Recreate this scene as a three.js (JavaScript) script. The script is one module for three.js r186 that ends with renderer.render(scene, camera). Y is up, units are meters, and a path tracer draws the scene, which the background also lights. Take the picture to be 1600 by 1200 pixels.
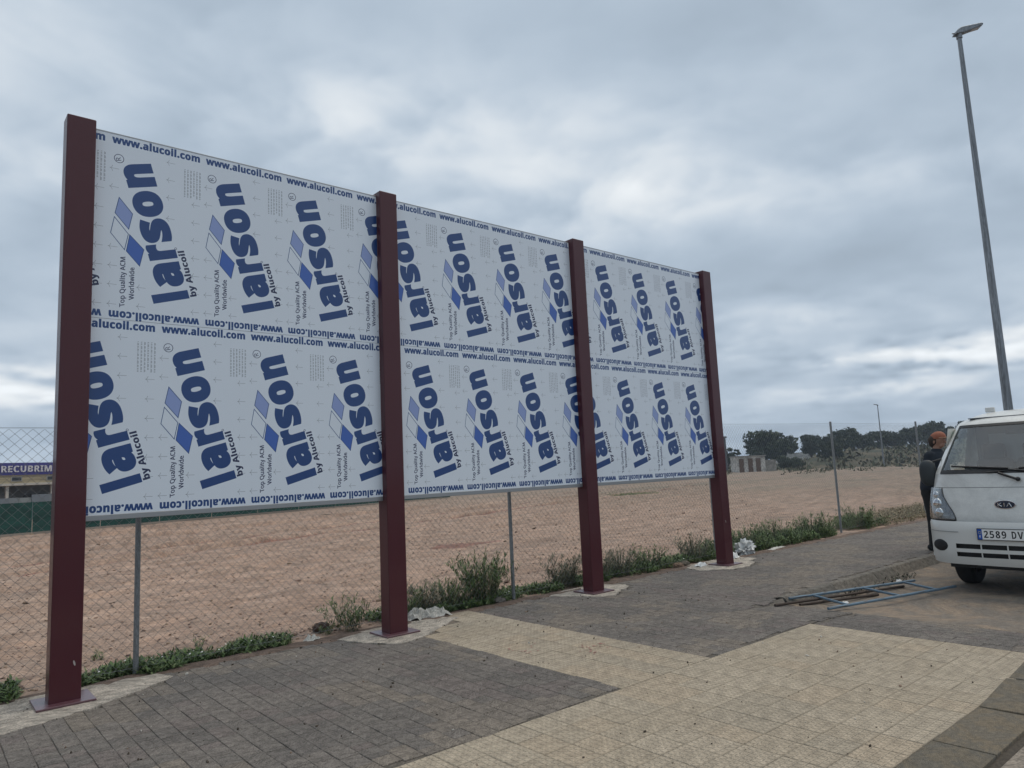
import * as THREE from 'three';
import { RoundedBoxGeometry } from 'three/addons/geometries/RoundedBoxGeometry.js';
import { mergeGeometries } from 'three/addons/utils/BufferGeometryUtils.js';
import { MarchingCubes } from 'three/addons/objects/MarchingCubes.js';
import { FontLoader } from 'three/addons/loaders/FontLoader.js';
import { TextGeometry } from 'three/addons/geometries/TextGeometry.js';
import { createNoise2D, createNoise3D } from 'simplex-noise';

// ------------------------------------------------------------------ helpers for chance and noise
function mulberry(a) { return () => { a |= 0; a = a + 0x6D2B79F5 | 0; let t = Math.imul(a ^ a >>> 15, 1 | a); t = t + Math.imul(t ^ t >>> 7, 61 | t) ^ t; return ((t ^ t >>> 14) >>> 0) / 4294967296; }; }
const rnd = mulberry(20240611);
const R = (a, b) => a + (b - a) * rnd();
const n2 = createNoise2D(mulberry(7)), n3 = createNoise3D(mulberry(11));
const clamp = (x, a = 0, b = 1) => Math.min(b, Math.max(a, x));
const sstep = (a, b, x) => { const t = clamp((x - a) / (b - a)); return t * t * (3 - 2 * t); };
const mix = (a, b, t) => a + (b - a) * t;
function fbm2(x, y, o = 5) { let s = 0, a = 0.5, f = 1; for (let i = 0; i < o; i++) { s += a * n2(x * f + i * 17.3, y * f - i * 9.1); f *= 2.03; a *= 0.5; } return s; }
function fbm3(x, y, z, o = 5) { let s = 0, a = 0.5, f = 1; for (let i = 0; i < o; i++) { s += a * n3(x * f + i * 17.3, y * f - i * 9.1, z * f + i * 5.7); f *= 2.03; a *= 0.5; } return s; }
const V = (x, y, z) => new THREE.Vector3(x, y, z);

// ------------------------------------------------------------------ camera
const scene = new THREE.Scene();
const camera = new THREE.PerspectiveCamera(56.64, 4 / 3, 0.05, 4000);
const YAW = 0.704506, PITCH = 0.12316, ROLL = -0.046355;
const F = V(Math.sin(YAW) * Math.cos(PITCH), Math.sin(PITCH), -Math.cos(YAW) * Math.cos(PITCH));
const right0 = V(Math.cos(YAW), 0, Math.sin(YAW)), up0 = right0.clone().cross(F);
const RT = right0.clone().multiplyScalar(Math.cos(ROLL)).addScaledVector(up0, Math.sin(ROLL));
const UP = up0.clone().multiplyScalar(Math.cos(ROLL)).addScaledVector(right0, -Math.sin(ROLL));
const EYE = V(-0.8121, 1.467, 6.0563);
camera.position.copy(EYE); camera.up.copy(UP); camera.lookAt(EYE.clone().add(F));
// survey helpers: a sighting (in photograph pixels) to a direction, and to a place at a known distance or height
const sight = (px, py) => F.clone().addScaledVector(RT, (px - 800) / 1113.34).addScaledVector(UP, -(py - 600) / 1113.34);
const at = (px, py, depth) => EYE.clone().addScaledVector(sight(px, py), depth);
const onLevel = (px, py, y = 0) => { const v = sight(px, py); return EYE.clone().addScaledVector(v, (y - EYE.y) / v.y); };

// ------------------------------------------------------------------ sky, sun, exposure
{
  const W = 2048, H = 1024, data = new Float32Array(W * H * 4);
  // cloud openings and heavier banks: sighting, size (radians across, radians high), strength
  const feats = [];
  const feat = (px, py, sx, sy, k, rough = 0.6) => { const d = sight(px, py).normalize(); feats.push([Math.atan2(d.z, d.x), Math.asin(d.y), sx, sy, k, rough]); };
  feat(540, 190, 0.10, 0.05, 0.20, 0.9); feat(690, 215, 0.16, 0.09, 0.14, 0.9); feat(960, 260, 0.20, 0.10, 0.22); feat(1020, 300, 0.10, 0.04, 0.12, 0.9); feat(1180, 300, 0.20, 0.03, 0.12);
  feat(100, 90, 0.25, 0.12, 0.08); feat(300, 120, 0.18, 0.09, 0.08); feat(30, 280, 0.12, 0.05, 0.14);
  feat(20, 600, 0.08, 0.02, 0.5, 1.2); feat(60, 625, 0.05, 0.012, 0.3, 1.2); feat(20, 650, 0.09, 0.02, -0.1);
  feat(1490, 545, 0.13, 0.016, 0.6, 1.3); feat(1560, 560, 0.10, 0.013, 0.30, 1.3); feat(1200, 500, 0.18, 0.03, 0.18); feat(1130, 545, 0.05, 0.02, 0.14, 1);
  feat(1560, 250, 0.13, 0.05, 0.12); feat(1420, 600, 0.10, 0.010, 0.15, 1.2); feat(1330, 612, 0.10, 0.012, 0.10, 1.2);
  feat(860, 80, 0.30, 0.10, -0.09); feat(1320, 70, 0.30, 0.10, -0.03); feat(1250, 400, 0.35, 0.045, -0.11); feat(1450, 430, 0.25, 0.05, -0.06); feat(1430, 190, 0.16, 0.06, -0.06);
  feat(1300, 585, 0.25, 0.02, -0.06); feat(20, 470, 0.10, 0.05, -0.05); feat(1300, 665, 0.4, 0.02, -0.05); feat(30, 190, .1, .04, -.05);
  for (let j = 0; j < H; j++) {
    const el = (j + 0.5) / H * Math.PI - Math.PI / 2;
    for (let i = 0; i < W; i++) {
      const az = ((i + 0.5) / W - 0.5) * 2 * Math.PI;
      const dx = Math.cos(el) * Math.cos(az), dy = Math.sin(el), dz = Math.cos(el) * Math.sin(az);
      const o = (j * W + i) * 4;
      const e = Math.max(dy, 0), k = 1 / (e + 0.13);
      const px = dx * k, pz = dz * k;
      const wx = fbm2(px * 0.5 + 3, pz * 0.5, 3), wz = fbm2(px * 0.5 - 8, pz * 0.5 + 5, 3);
      const big = fbm2(px * 0.42 + wx * 0.25 + 1.7, pz * 0.42 + wz * 0.25, 5);
      const fine = fbm2(px * 1.5 + wx * 0.4, pz * 1.5 - wz * 0.4 + 9, 5);
      const wisp = fbm2(px * 4.2 + fine * 0.6, pz * 4.2 - big * 0.6, 5);
      let t = 0.535 + big * 0.085 + fine * 0.085 + wisp * 0.03;
      for (const f of feats) {
        let da = az - f[0]; if (da > Math.PI) da -= 2 * Math.PI; if (da < -Math.PI) da += 2 * Math.PI;
        const rx = da * Math.cos(el) / f[2], ry = (el - f[1]) / f[3], rr = rx * rx + ry * ry;
        if (rr > 9) continue;
        t += (f[4] > 0 ? 0.44 : 0.36) * f[4] * Math.exp(-rr * (1 + f[5] * 0.4 * wx)) * (1 + f[5] * (fine * 1.5 + wisp * 0.9));
      }
      t = clamp(t > 0.7 ? 0.7 + (t - 0.7) * 0.6 : t, 0.3, 0.9) * (1 + 0.45 * sstep(0.62, 1, dy)); // a stratus deck is brightest overhead
      // grey-blue cloud to near white where it thins
      const w = sstep(0.45, 0.85, t);
      data[o] = t * mix(0.80, 0.96, w); data[o + 1] = t * mix(0.97, 1.01, w); data[o + 2] = t * mix(1.165, 1.05, w); data[o + 3] = 1;
    }
  }
  const sky = new THREE.DataTexture(data, W, H, THREE.RGBAFormat, THREE.FloatType);
  sky.mapping = THREE.EquirectangularReflectionMapping; sky.magFilter = THREE.LinearFilter; sky.minFilter = THREE.LinearFilter; sky.wrapS = THREE.RepeatWrapping; sky.needsUpdate = true;
  scene.background = sky; scene.environment = sky;
}
const sun = new THREE.DirectionalLight(new THREE.Color(1, 0.9, 0.76), 1.45);
sun.position.set(40, 70, 9); sun.target.position.set(6, 0, 0);
sun.castShadow = true; sun.shadow.radius = 70; sun.shadow.mapSize.set(2048, 2048);
Object.assign(sun.shadow.camera, { left: -45, right: 45, top: 45, bottom: -45, near: 1, far: 200 });
scene.add(sun, sun.target);
const renderer = new THREE.WebGLRenderer({ antialias: true });
renderer.setSize(1024, 768); renderer.toneMapping = THREE.LinearToneMapping; renderer.toneMappingExposure = 1.06;
renderer.shadowMap.enabled = true; renderer.shadowMap.type = THREE.PCFSoftShadowMap;
scene.fog = new THREE.FogExp2(new THREE.Color(0.42, 0.52, 0.66), 0.0006);

// ------------------------------------------------------------------ building helpers
const taken = {};
function numbered(n) { const k = taken[n] = (taken[n] ?? -1) + 1; return k ? `${n}_${String(k).padStart(3, '0')}` : n; }
function shade(o) { o.traverse((c) => { if (c.isMesh) { c.castShadow = true; c.receiveShadow = true; } }); return o; }
function thing(name, label, category, [x, y, z] = [0, 0, 0], turn = 0, group) {
  const o = new THREE.Group(); o.name = numbered(name); o.position.set(x, y, z); o.rotation.y = turn;
  o.userData = { label, category }; if (group) o.userData.group = group; scene.add(o); return o;
}
function setting(name, label, category) { const o = new THREE.Group(); o.name = numbered(name); o.userData = { kind: 'structure', label, category }; scene.add(o); return o; }
function part(name, geo, mat, parent, kind) {
  if (Array.isArray(geo)) geo = merge(geo);
  const m = new THREE.Mesh(geo, mat); m.name = name; m.castShadow = m.receiveShadow = true; if (kind) m.userData.kind = kind;
  parent.add(m); return m;
}
function single(name, geo, mat, label, category, kind, group) {
  if (Array.isArray(geo)) geo = merge(geo);
  const m = new THREE.Mesh(geo, mat); m.name = numbered(name); m.castShadow = m.receiveShadow = true; m.userData = { label, category };
  if (kind) m.userData.kind = kind; if (group) m.userData.group = group; scene.add(m); return m;
}
function plain(g) { const h = g.index ? g.toNonIndexed() : g; for (const k of Object.keys(h.attributes)) if (!['position', 'normal', 'uv'].includes(k)) h.deleteAttribute(k); if (!h.attributes.uv) h.setAttribute('uv', new THREE.BufferAttribute(new Float32Array(h.attributes.position.count * 2), 2)); return h; }
const merge = (list) => mergeGeometries(list.map(plain));
function box(w, h, d, x = 0, y = 0, z = 0, r = 0, seg = 1) { const g = r ? new RoundedBoxGeometry(w, h, d, seg, r) : new THREE.BoxGeometry(w, h, d); return g.translate(x, y, z); }
function rod(a, b, r, seg = 8, r2 = r) { const d = b.clone().sub(a), L = d.length(); const g = new THREE.CylinderGeometry(r2, r, L, seg); g.translate(0, L / 2, 0); g.applyQuaternion(new THREE.Quaternion().setFromUnitVectors(V(0, 1, 0), d.normalize())); return g.translate(a.x, a.y, a.z); }
function lin(r, g, b) { return new THREE.Color().setRGB(r, g, b); }
function mat(c, rough = 0.8, o = {}) { return new THREE.MeshStandardMaterial({ color: Array.isArray(c) ? lin(...c) : c, roughness: rough, ...o }); }
function phys(c, rough = 0.8, o = {}) { return new THREE.MeshPhysicalMaterial({ color: Array.isArray(c) ? lin(...c) : c, roughness: rough, ...o }); }
function tex(w, h, fn, srgb = false, rep = true) {
  const d = new Uint8Array(w * h * 4);
  for (let j = 0; j < h; j++) for (let i = 0; i < w; i++) { const c = fn(i / w, j / h), o = (j * w + i) * 4; d[o] = clamp(c[0]) * 255; d[o + 1] = clamp(c[1]) * 255; d[o + 2] = clamp(c[2]) * 255; d[o + 3] = 255; }
  const t = new THREE.DataTexture(d, w, h); t.magFilter = THREE.LinearFilter; t.minFilter = THREE.LinearMipmapLinearFilter; t.generateMipmaps = true;
  if (rep) t.wrapS = t.wrapT = THREE.RepeatWrapping; if (srgb) t.colorSpace = THREE.SRGBColorSpace; t.needsUpdate = true; return t;
}
// noise that tiles over the unit square
function tfbm(u, v, f, o = 4, s = 0) { let r = 0, a = 0.5; for (let i = 0; i < o; i++) { const A = u * 2 * Math.PI, B = v * 2 * Math.PI, q = f / (2 * Math.PI); r += a * n3(Math.cos(A) * q + 7 * i + s, Math.sin(A) * q + Math.cos(B) * q * 1.31, Math.sin(B) * q * 1.31 - 3 * i); f *= 2.1; a *= 0.5; } return r; }
function uvXZ(g, s = 1) { const p = g.attributes.position, u = new Float32Array(p.count * 2); for (let i = 0; i < p.count; i++) { u[2 * i] = p.getX(i) * s; u[2 * i + 1] = -p.getZ(i) * s; } g.setAttribute('uv', new THREE.BufferAttribute(u, 2)); return g; }
function grid(x0, x1, nx, z0, z1, nz, y) { // a sheet in x and z with height y(x, z)
  const g = new THREE.PlaneGeometry(1, 1, nx, nz); const p = g.attributes.position;
  for (let i = 0; i < p.count; i++) { const x = mix(x0, x1, p.getX(i) + 0.5), z = mix(z0, z1, 0.5 - p.getY(i)); p.setXYZ(i, x, y(x, z), z); }
  g.computeVertexNormals(); return uvXZ(g);
}
function slab(points, y0, y1) { // a flat irregular plate, outline in x and z
  const s = new THREE.Shape(points.map(([x, z]) => new THREE.Vector2(x, -z)));
  const g = new THREE.ExtrudeGeometry(s, { depth: y1 - y0, bevelEnabled: false }); g.rotateX(-Math.PI / 2); g.translate(0, y0, 0); return uvXZ(plain(g));
}

// shared surface textures
const speck = tex(512, 512, (u, v) => { const a = tfbm(u, v, 9, 5), b = tfbm(u, v, 60, 3, 5); const k = 0.80 + a * 0.22 + b * 0.26; return [k, k, k]; }, true);
const gritBump = tex(512, 512, (u, v) => { const k = 0.5 + tfbm(u, v, 40, 4, 9) * 0.6 + tfbm(u, v, 12, 2, 3) * 0.3; return [k, k, k]; });
function rep(t, s) { const c = t.clone(); c.repeat.set(s, s); c.needsUpdate = true; return c; }

// ------------------------------------------------------------------ the ground
const inPoly = (P, x, z) => { let c = false; for (let i = 0, j = P.length - 1; i < P.length; j = i++) if ((P[i][1] > z) !== (P[j][1] > z) && x < (P[j][0] - P[i][0]) * (z - P[i][1]) / (P[j][1] - P[i][1]) + P[i][0]) c = !c; return c; };
const drop = (x, z) => z > 1.9 ? -0.112 * sstep(5.45, 7.4, x) : 0;
const groundMat = mat([0.30, 0.22, 0.165], 0.95, { map: rep(speck, 0.2) });
single('ground', uvXZ(new THREE.CircleGeometry(2500, 64).rotateX(-Math.PI / 2).translate(0, -0.42, 0)), groundMat, 'bare brown earth reaching to the horizon', 'ground', 'structure');

// ploughed field behind the fence: soil sheet with ruts and real clods
const lineC = (x, z) => z * 0.947 + x * 0.322 + fbm2(x * 0.06, z * 0.06, 2) * 0.5;
const rut = (x, z) => { // furrows and harrow lines run across the field, a little off the fence line
  const c = lineC(x, z); let h = 0;
  for (const [c0, w, d] of [[-3, 0.1, 0.02], [-3.6, 0.08, 0.02], [-4.2, 0.1, 0.03], [-5.0, 0.08, 0.02], [-5.55, 0.11, 0.05], [-6.2, 0.08, 0.025], [-6.8, 0.1, 0.03], [-7.4, 0.1, 0.05], [-8.4, 0.1, 0.045], [-9.85, 0.13, 0.13], [-11, 0.12, 0.05], [-12.1, 0.14, 0.12], [-14, 0.2, 0.07], [-16.4, 0.2, 0.14], [-20, 0.25, 0.15]]) { const t = (c - c0) / w; if (t * t > 12) continue; const k = clamp(0.75 + 0.9 * fbm2(x * 0.25 + c0 * 3, c0, 2)); h += d * k * (Math.exp(-t * t * (t > 0 ? 3 : 1)) - 0.35 * Math.exp(-(t - 1.5) * (t - 1.5) * 2)); /* a thrown-up ridge, steep toward the road */ }
  return h + 0.008 * Math.sin(c * 11 + fbm2(x * 0.4, z * 0.4, 2) * 2.5);
};
const fieldY = (x, z) => -0.035 + sstep(-0.9, -2.6, z) * (rut(x, z) + 0.05 * fbm2(x * 0.35, z * 0.35, 3)) + 0.016 * fbm2(x * 2.1, z * 2.1, 4) * sstep(-0.5, -1.5, z) + 0.012 * fbm2(x * 9, z * 9, 2) * sstep(-0.4, -0.9, z);
{
  const soil = tex(1024, 1024, (u, v) => {
    const a = tfbm(u, v, 5, 4), b = tfbm(u, v, 26, 4, 4), c = tfbm(u, v, 110, 2, 8);
    const k = 0.86 + a * 0.15 + b * 0.17 + c * 0.16; const w = 0.5 + tfbm(u, v, 4, 3, 20) * 0.8;
    return [0.70 * k, (0.585 + 0.022 * w) * k, (0.505 + 0.035 * w) * k];
  }, true);
  const soilBump = tex(1024, 1024, (u, v) => { const k = 0.5 + tfbm(u, v, 50, 4, 2) * 0.55 + tfbm(u, v, 14, 3, 6) * 0.45; return [k, k, k]; });
  const m = mat([1, 1, 1], 0.97, { map: rep(soil, 0.31), bumpMap: rep(soilBump, 0.45), bumpScale: 0.011, vertexColors: true });
  const field = setting('field', 'bare pinkish brown field with wheel ruts behind the wire fence', 'field');
  const damp = [[672, 858], [684, 853], [705, 851], [735, 847.5], [788, 845], [760, 848.5], [736, 852.5], [728, 855.5], [700, 857]].map(([a, b]) => { const p = onLevel(a, b, -0.03); return [p.x, p.z]; }); // damp red soil stain; furrow lines take the same darker, redder tint
  const tint = (g) => { const p = g.attributes.position, c = new Float32Array(p.count * 3); for (let i = 0; i < p.count; i++) { const x = p.getX(i), z = p.getZ(i), cc = z * 0.947 + x * 0.322, aa = x * 0.947 - z * 0.322; const q = 0.97 + 0.12 * fbm2(x * 0.09 + 4, z * 0.25, 4) + 0.2 * fbm2(aa * 0.13, cc * 1.7, 4); const grassy = clamp(sstep(0.05, 0.3, fbm2(aa * 0.06 + 3, cc * 0.16, 4)) * 0.5 + 0.55) * sstep(14, 40, x * 0.8 - z * 0.35); const lc = lineC(x, z), redLine = (c0, wd) => Math.abs(lc - c0) < wd * (0.75 + 0.7 * n2(aa * 0.35, c0)); const w = inPoly(damp, x, z) || redLine(-9.68, 0.07) || redLine(-11.92, 0.05) || redLine(-16.1, 0.07) ? 1 : 0; c[3 * i] = q * mix(1, 0.66, grassy) * mix(1, 0.72, w); c[3 * i + 1] = q * mix(1, 0.76, grassy) * mix(1, 0.55, w); c[3 * i + 2] = q * mix(1, 0.75, grassy) * mix(1, 0.56, w); } g.setAttribute('color', new THREE.BufferAttribute(c, 3)); return g; };
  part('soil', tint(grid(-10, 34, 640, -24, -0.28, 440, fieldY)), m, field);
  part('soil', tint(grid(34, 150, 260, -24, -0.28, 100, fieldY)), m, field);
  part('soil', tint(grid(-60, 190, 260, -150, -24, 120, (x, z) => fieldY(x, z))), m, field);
  // clods and stones: nobody could count them
  const lump = new THREE.IcosahedronGeometry(1, 1); { const p = lump.attributes.position; for (let i = 0; i < p.count; i++) { const s = 0.8 + 0.35 * n3(p.getX(i) * 1.3, p.getY(i) * 1.3, p.getZ(i) * 1.3); p.setXYZ(i, p.getX(i) * s, p.getY(i) * s * 0.62, p.getZ(i) * s); } lump.computeVertexNormals(); }
  const N = 20000, clods = new THREE.InstancedMesh(lump, mat([0.40, 0.275, 0.205], 0.97, { map: rep(speck, 1) }), N), M4 = new THREE.Matrix4(), Q = new THREE.Quaternion(), C = new THREE.Color();
  for (let i = 0; i < N; i++) {
    const d = Math.pow(rnd(), 1.7) * 30, x = R(-2 - d * 0.1, 13 + d * 1.2), z = -0.75 - d * 0.9;
    const big = rnd() < 0.008, s = big ? R(0.03, 0.055) : 0.004 + 0.015 * Math.pow(rnd(), 2.6) + d * 0.0004;
    Q.setFromEuler(new THREE.Euler(R(-0.3, 0.3), R(0, 6.3), R(-0.3, 0.3)));
    M4.compose(V(x, fieldY(x, z) + s * 0.25, z), Q, V(s * R(0.8, 1.5), s * R(0.6, 1), s * R(0.8, 1.5))); clods.setMatrixAt(i, M4);
    const k = R(0.6, 1.25); C.setRGB(k, k * R(0.94, 1.05), k * R(0.9, 1.08)); clods.setColorAt(i, C);
  }
  clods.name = 'clods'; clods.castShadow = clods.receiveShadow = true; clods.userData.kind = 'stuff'; field.add(clods);
}
// bare verge under the fence
single('earth_verge', grid(-4, 42, 260, -0.62, -0.24, 6, (x, z) => 0.002 + 0.02 * fbm2(x * 3, z * 3, 3) - 0.03 * sstep(-0.45, -0.6, z) - 0.012 * sstep(-0.34, -0.26, z)), mat([0.27, 0.19, 0.145], 0.97, { map: rep(speck, 0.8), bumpMap: rep(gritBump, 3), bumpScale: 0.008 }), 'narrow strip of brown earth between paving and field', 'earth', 'structure');

// ------------------------------------------------------------------ paving
const stoneTex = tex(512, 512, (u, v) => { const a = tfbm(u, v, 6, 4, 31), b = tfbm(u, v, 34, 4, 33), c = tfbm(u, v, 120, 2, 3); const k = 0.82 + a * 0.2 + b * 0.34 + c * 0.2; return [k, k * 0.99, k * 0.975]; }, true);
const stoneBump = tex(512, 512, (u, v) => { const k = 0.5 + tfbm(u, v, 22, 4, 41) * 0.7 + tfbm(u, v, 90, 2, 43) * 0.3; return [k, k, k]; });
const TONES = [[0.253, 0.229, 0.209], [0.225, 0.206, 0.189], [0.268, 0.236, 0.205], [0.204, 0.187, 0.174], [0.235, 0.205, 0.191], [0.293, 0.257, 0.219]];
const paverMats = TONES.map((c) => mat(c, 0.93, { map: rep(stoneTex, 2.2), bumpMap: rep(stoneBump, 3), bumpScale: 0.006 }));
const paverRestMat = mat([1, 1, 1], 0.93, { map: rep(stoneTex, 2.2), bumpMap: rep(stoneBump, 3), bumpScale: 0.006, vertexColors: true });
function block(w, d, h, ch, ox, oz) { // a stone with a chamfered upper edge; uv in metres
  const x = w / 2, z = d / 2, P = [], a = [[-x, -z], [x, -z], [x, z], [-x, z]], b = [[-x + ch, -z + ch], [x - ch, -z + ch], [x - ch, z - ch], [-x + ch, z - ch]];
  const quad = (p, q, r, s) => P.push(...p, ...q, ...r, ...p, ...r, ...s);
  quad([b[0][0], 0, b[0][1]], [b[3][0], 0, b[3][1]], [b[2][0], 0, b[2][1]], [b[1][0], 0, b[1][1]]);
  for (let i = 0; i < 4; i++) { const j = (i + 1) % 4; quad([b[i][0], 0, b[i][1]], [b[j][0], 0, b[j][1]], [a[j][0], -ch, a[j][1]], [a[i][0], -ch, a[i][1]]); quad([a[i][0], -ch, a[i][1]], [a[j][0], -ch, a[j][1]], [a[j][0], -h, a[j][1]], [a[i][0], -h, a[i][1]]); }
  const g = new THREE.BufferGeometry(); g.setAttribute('position', new THREE.BufferAttribute(new Float32Array(P), 3)); g.computeVertexNormals();
  const u = new Float32Array(P.length / 3 * 2); for (let i = 0; i < P.length / 3; i++) { u[2 * i] = P[3 * i] + ox; u[2 * i + 1] = -P[3 * i + 2] + oz; } g.setAttribute('uv', new THREE.BufferAttribute(u, 2)); return g;
}
function layStones(root, list, makeGeo, mats, restMat, tones, name, limit = 300) {
  // list: {x, z, key, tone, y, turn}; the ones nearest the road viewer are single stones, the rest one part
  list.sort((p, q) => p.rank - q.rank); const cache = {}, G = (k) => cache[k] ??= makeGeo(k);
  const rest = [];
  list.forEach((s, i) => {
    const m4 = new THREE.Matrix4().compose(V(s.x, s.y, s.z), new THREE.Quaternion().setFromEuler(new THREE.Euler(s.rx || 0, s.ry || 0, s.rz || 0)), V(1, 1, 1));
    if (i < limit) { const m = part(name, G(s.key), mats[s.tone], root); m.applyMatrix4(m4); }
    else { const g = G(s.key).clone().applyMatrix4(m4), n = g.attributes.position.count, c = new Float32Array(n * 3); for (let k = 0; k < n; k++) c.set(tones[s.tone], 3 * k); g.setAttribute('color', new THREE.BufferAttribute(c, 3)); rest.push(g); }
  });
  if (rest.length) part(name + '_field', mergeGeometries(rest), restMat, root, 'stuff');
}
const toneAt = (x, z) => { const a = 1.3 * fbm2(x * 0.9, z * 0.9, 3) + R(-0.16, 0.16), b = 1.3 * fbm2(x * 0.7 + 20, z * 0.7, 3) + R(-0.14, 0.14); return b > 0.22 ? (a > 0.05 ? 5 : 2) : a > 0.2 ? 0 : a < -0.22 ? 3 : b < -0.25 ? 4 : 1; };
const LEN = [0.09, 0.12, 0.16, 0.2];
const paverGeo = (k) => { const [l, v] = k.split(':').map(Number); return block(0.1176, LEN[l] - 0.0022, 0.05, 0.003, v * 0.37, v * 0.21 + l * 0.1); };
function darkPaving(label, x0, x1, z0, z1, keep, rank, zOf) {
  const root = setting('dark_paving', label, 'paving'), list = [];
  const bed = grid(x0, x1, Math.ceil((x1 - x0) / 0.12), z0, z1, Math.ceil((z1 - z0) / 0.12), (x, z) => drop(x, z) - 0.0065);
  { const idx = bed.index.array, p = bed.attributes.position, out = []; for (let i = 0; i < idx.length; i += 3) { const cx = (p.getX(idx[i]) + p.getX(idx[i + 1]) + p.getX(idx[i + 2])) / 3, cz = (p.getZ(idx[i]) + p.getZ(idx[i + 1]) + p.getZ(idx[i + 2])) / 3; if (keep(cx, cz)) out.push(idx[i], idx[i + 1], idx[i + 2]); } bed.setIndex(out); }
  part('bedding', bed, mat([0.17, 0.148, 0.122], 0.98, { map: rep(speck, 2) }), root);
  for (let x = x0 + 0.06, col = 0; x < x1; x += 0.12, col++) {
    let z = z0 + R(0, 0.1);
    while (z < z1 - 0.03) {
      let l = [0, 1, 1, 2, 2, 3][Math.floor(rnd() * 6)]; let L = LEN[l]; if (z + L > z1 + 0.005) { l = LEN.findIndex((q, i) => i === 3 || LEN[i + 1] > z1 - z); L = LEN[l]; if (z + L > z1 + 0.03) break; }
      const cz = z + L / 2; z += L;
      if (!keep(x, cz)) continue;
      const e = 0.02; list.push({ x: x + R(-0.0022, 0.0022), ry: R(-0.012, 0.012), z: cz + R(-0.0015, 0.0015), y: drop(x, cz) + R(-0.0014, 0.0014), key: l + ':' + Math.floor(R(0, 4)), tone: toneAt(x, cz), rank: rank(x, cz), rz: Math.atan((drop(x + e, cz) - drop(x - e, cz)) / (2 * e)) + R(-0.005, 0.005), rx: R(-0.005, 0.005) });
    }
  }
  layStones(root, list, paverGeo, paverMats, paverRestMat, TONES, 'paver');
  return root;
}
const near = (x, z) => Math.hypot(x + 0.81, z - 6.06);
const inView = (x, z) => { const v = V(x, 0, z).sub(EYE), d = v.dot(F); return d > 0.5 && Math.abs(v.dot(RT) / d) < 0.75 && v.dot(UP) / d > -0.57; };
const rankN = (x, z) => near(x, z) + (inView(x, z) ? 0 : 100);
const B_ = [ // concrete cast round the post feet: outline in x and z
  [[-0.75, -0.40], [-0.2, -0.42], [0.45, -0.4], [0.78, -0.36], [0.86, -0.16], [0.62, 0.02], [0.3, 0.22], [0.02, 0.34], [-0.3, 0.42], [-0.8, 0.5], [-1.3, 0.42], [-1.3, -0.3]],
  [[2.3, -0.26], [2.58, -0.40], [3.0, -0.42], [3.5, -0.36], [3.62, -0.2], [3.42, -0.06], [3.1, 0.14], [2.86, 0.3], [2.62, 0.36], [2.4, 0.05]],
  [[5.0, -0.28], [5.4, -0.46], [5.95, -0.42], [6.15, -0.12], [6.05, 0.02], [5.7, 0.16], [5.5, 0.3], [5.3, 0.2], [5.22, 0.0]],
  [[7.7, -0.3], [7.95, -0.5], [8.6, -0.5], [9.1, -0.36], [9.12, -0.08], [8.8, -0.02], [8.72, 0.14], [8.3, 0.3], [7.95, 0.26], [7.6, -0.02]],
];
const inPatch = (x, z) => B_.some((p) => inPoly(p, x, z));
darkPaving('dark grey block paving left of the pale tiled cross strip', -5, 2.895, -0.32, 2.672, (x, z) => !inPatch(x, z), rankN);
darkPaving('dark grey block paving right of the pale tiled cross strip, running on past the truck', 3.905, 42, -0.36, 2.672, (x, z) => !inPatch(x, z) && (z < 1.78 || x < 6.35 - (z - 1.8) * 0.0), rankN);
darkPaving('dark block paving ramp between the pale tiles and the muddy bay', 5.435, 6.5, 2.685, 4.62, (x, z) => x < 6.42 + 0.06 * n2(z * 3, 1), rankN);

const tileTex = tex(512, 512, (u, v) => { const a = tfbm(u, v, 5, 4, 51), b = tfbm(u, v, 40, 4, 53), c = tfbm(u, v, 130, 2, 54); const k = 0.85 + a * 0.12 + b * 0.14 + c * 0.14; return [k, k * 0.995, k * 0.985]; }, true);
const padBump = tex(256, 256, (u, v) => { // five by five raised pads on every tile
  const f = (t) => { const q = Math.abs(((t * 5) % 1) - 0.5) * 2; return 1 - sstep(0.55, 0.95, q); }; const k = clamp(0.1 + 0.8 * f(u) * f(v) + 0.22 * tfbm(u, v, 26, 3, 7)); return [k, k, k];
});
const TT = [[0.533, 0.456, 0.353], [0.514, 0.436, 0.333], [0.56, 0.479, 0.371], [0.488, 0.42, 0.326], [0.547, 0.454, 0.341]];
const TW = 0.2025, TD = 0.2205;
const tileMaps = { map: rep(tileTex, 1.7) };
const tileMats = TT.map((c) => mat(c, 0.9, { map: tileMaps.map, bumpMap: padBump, bumpScale: 0.010 }));
const tileRest = mat([1, 1, 1], 0.9, { map: tileMaps.map, bumpMap: padBump, bumpScale: 0.010, vertexColors: true });
const padU = padBump; padU.repeat.set(1 / TW, 1 / TD);
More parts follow.
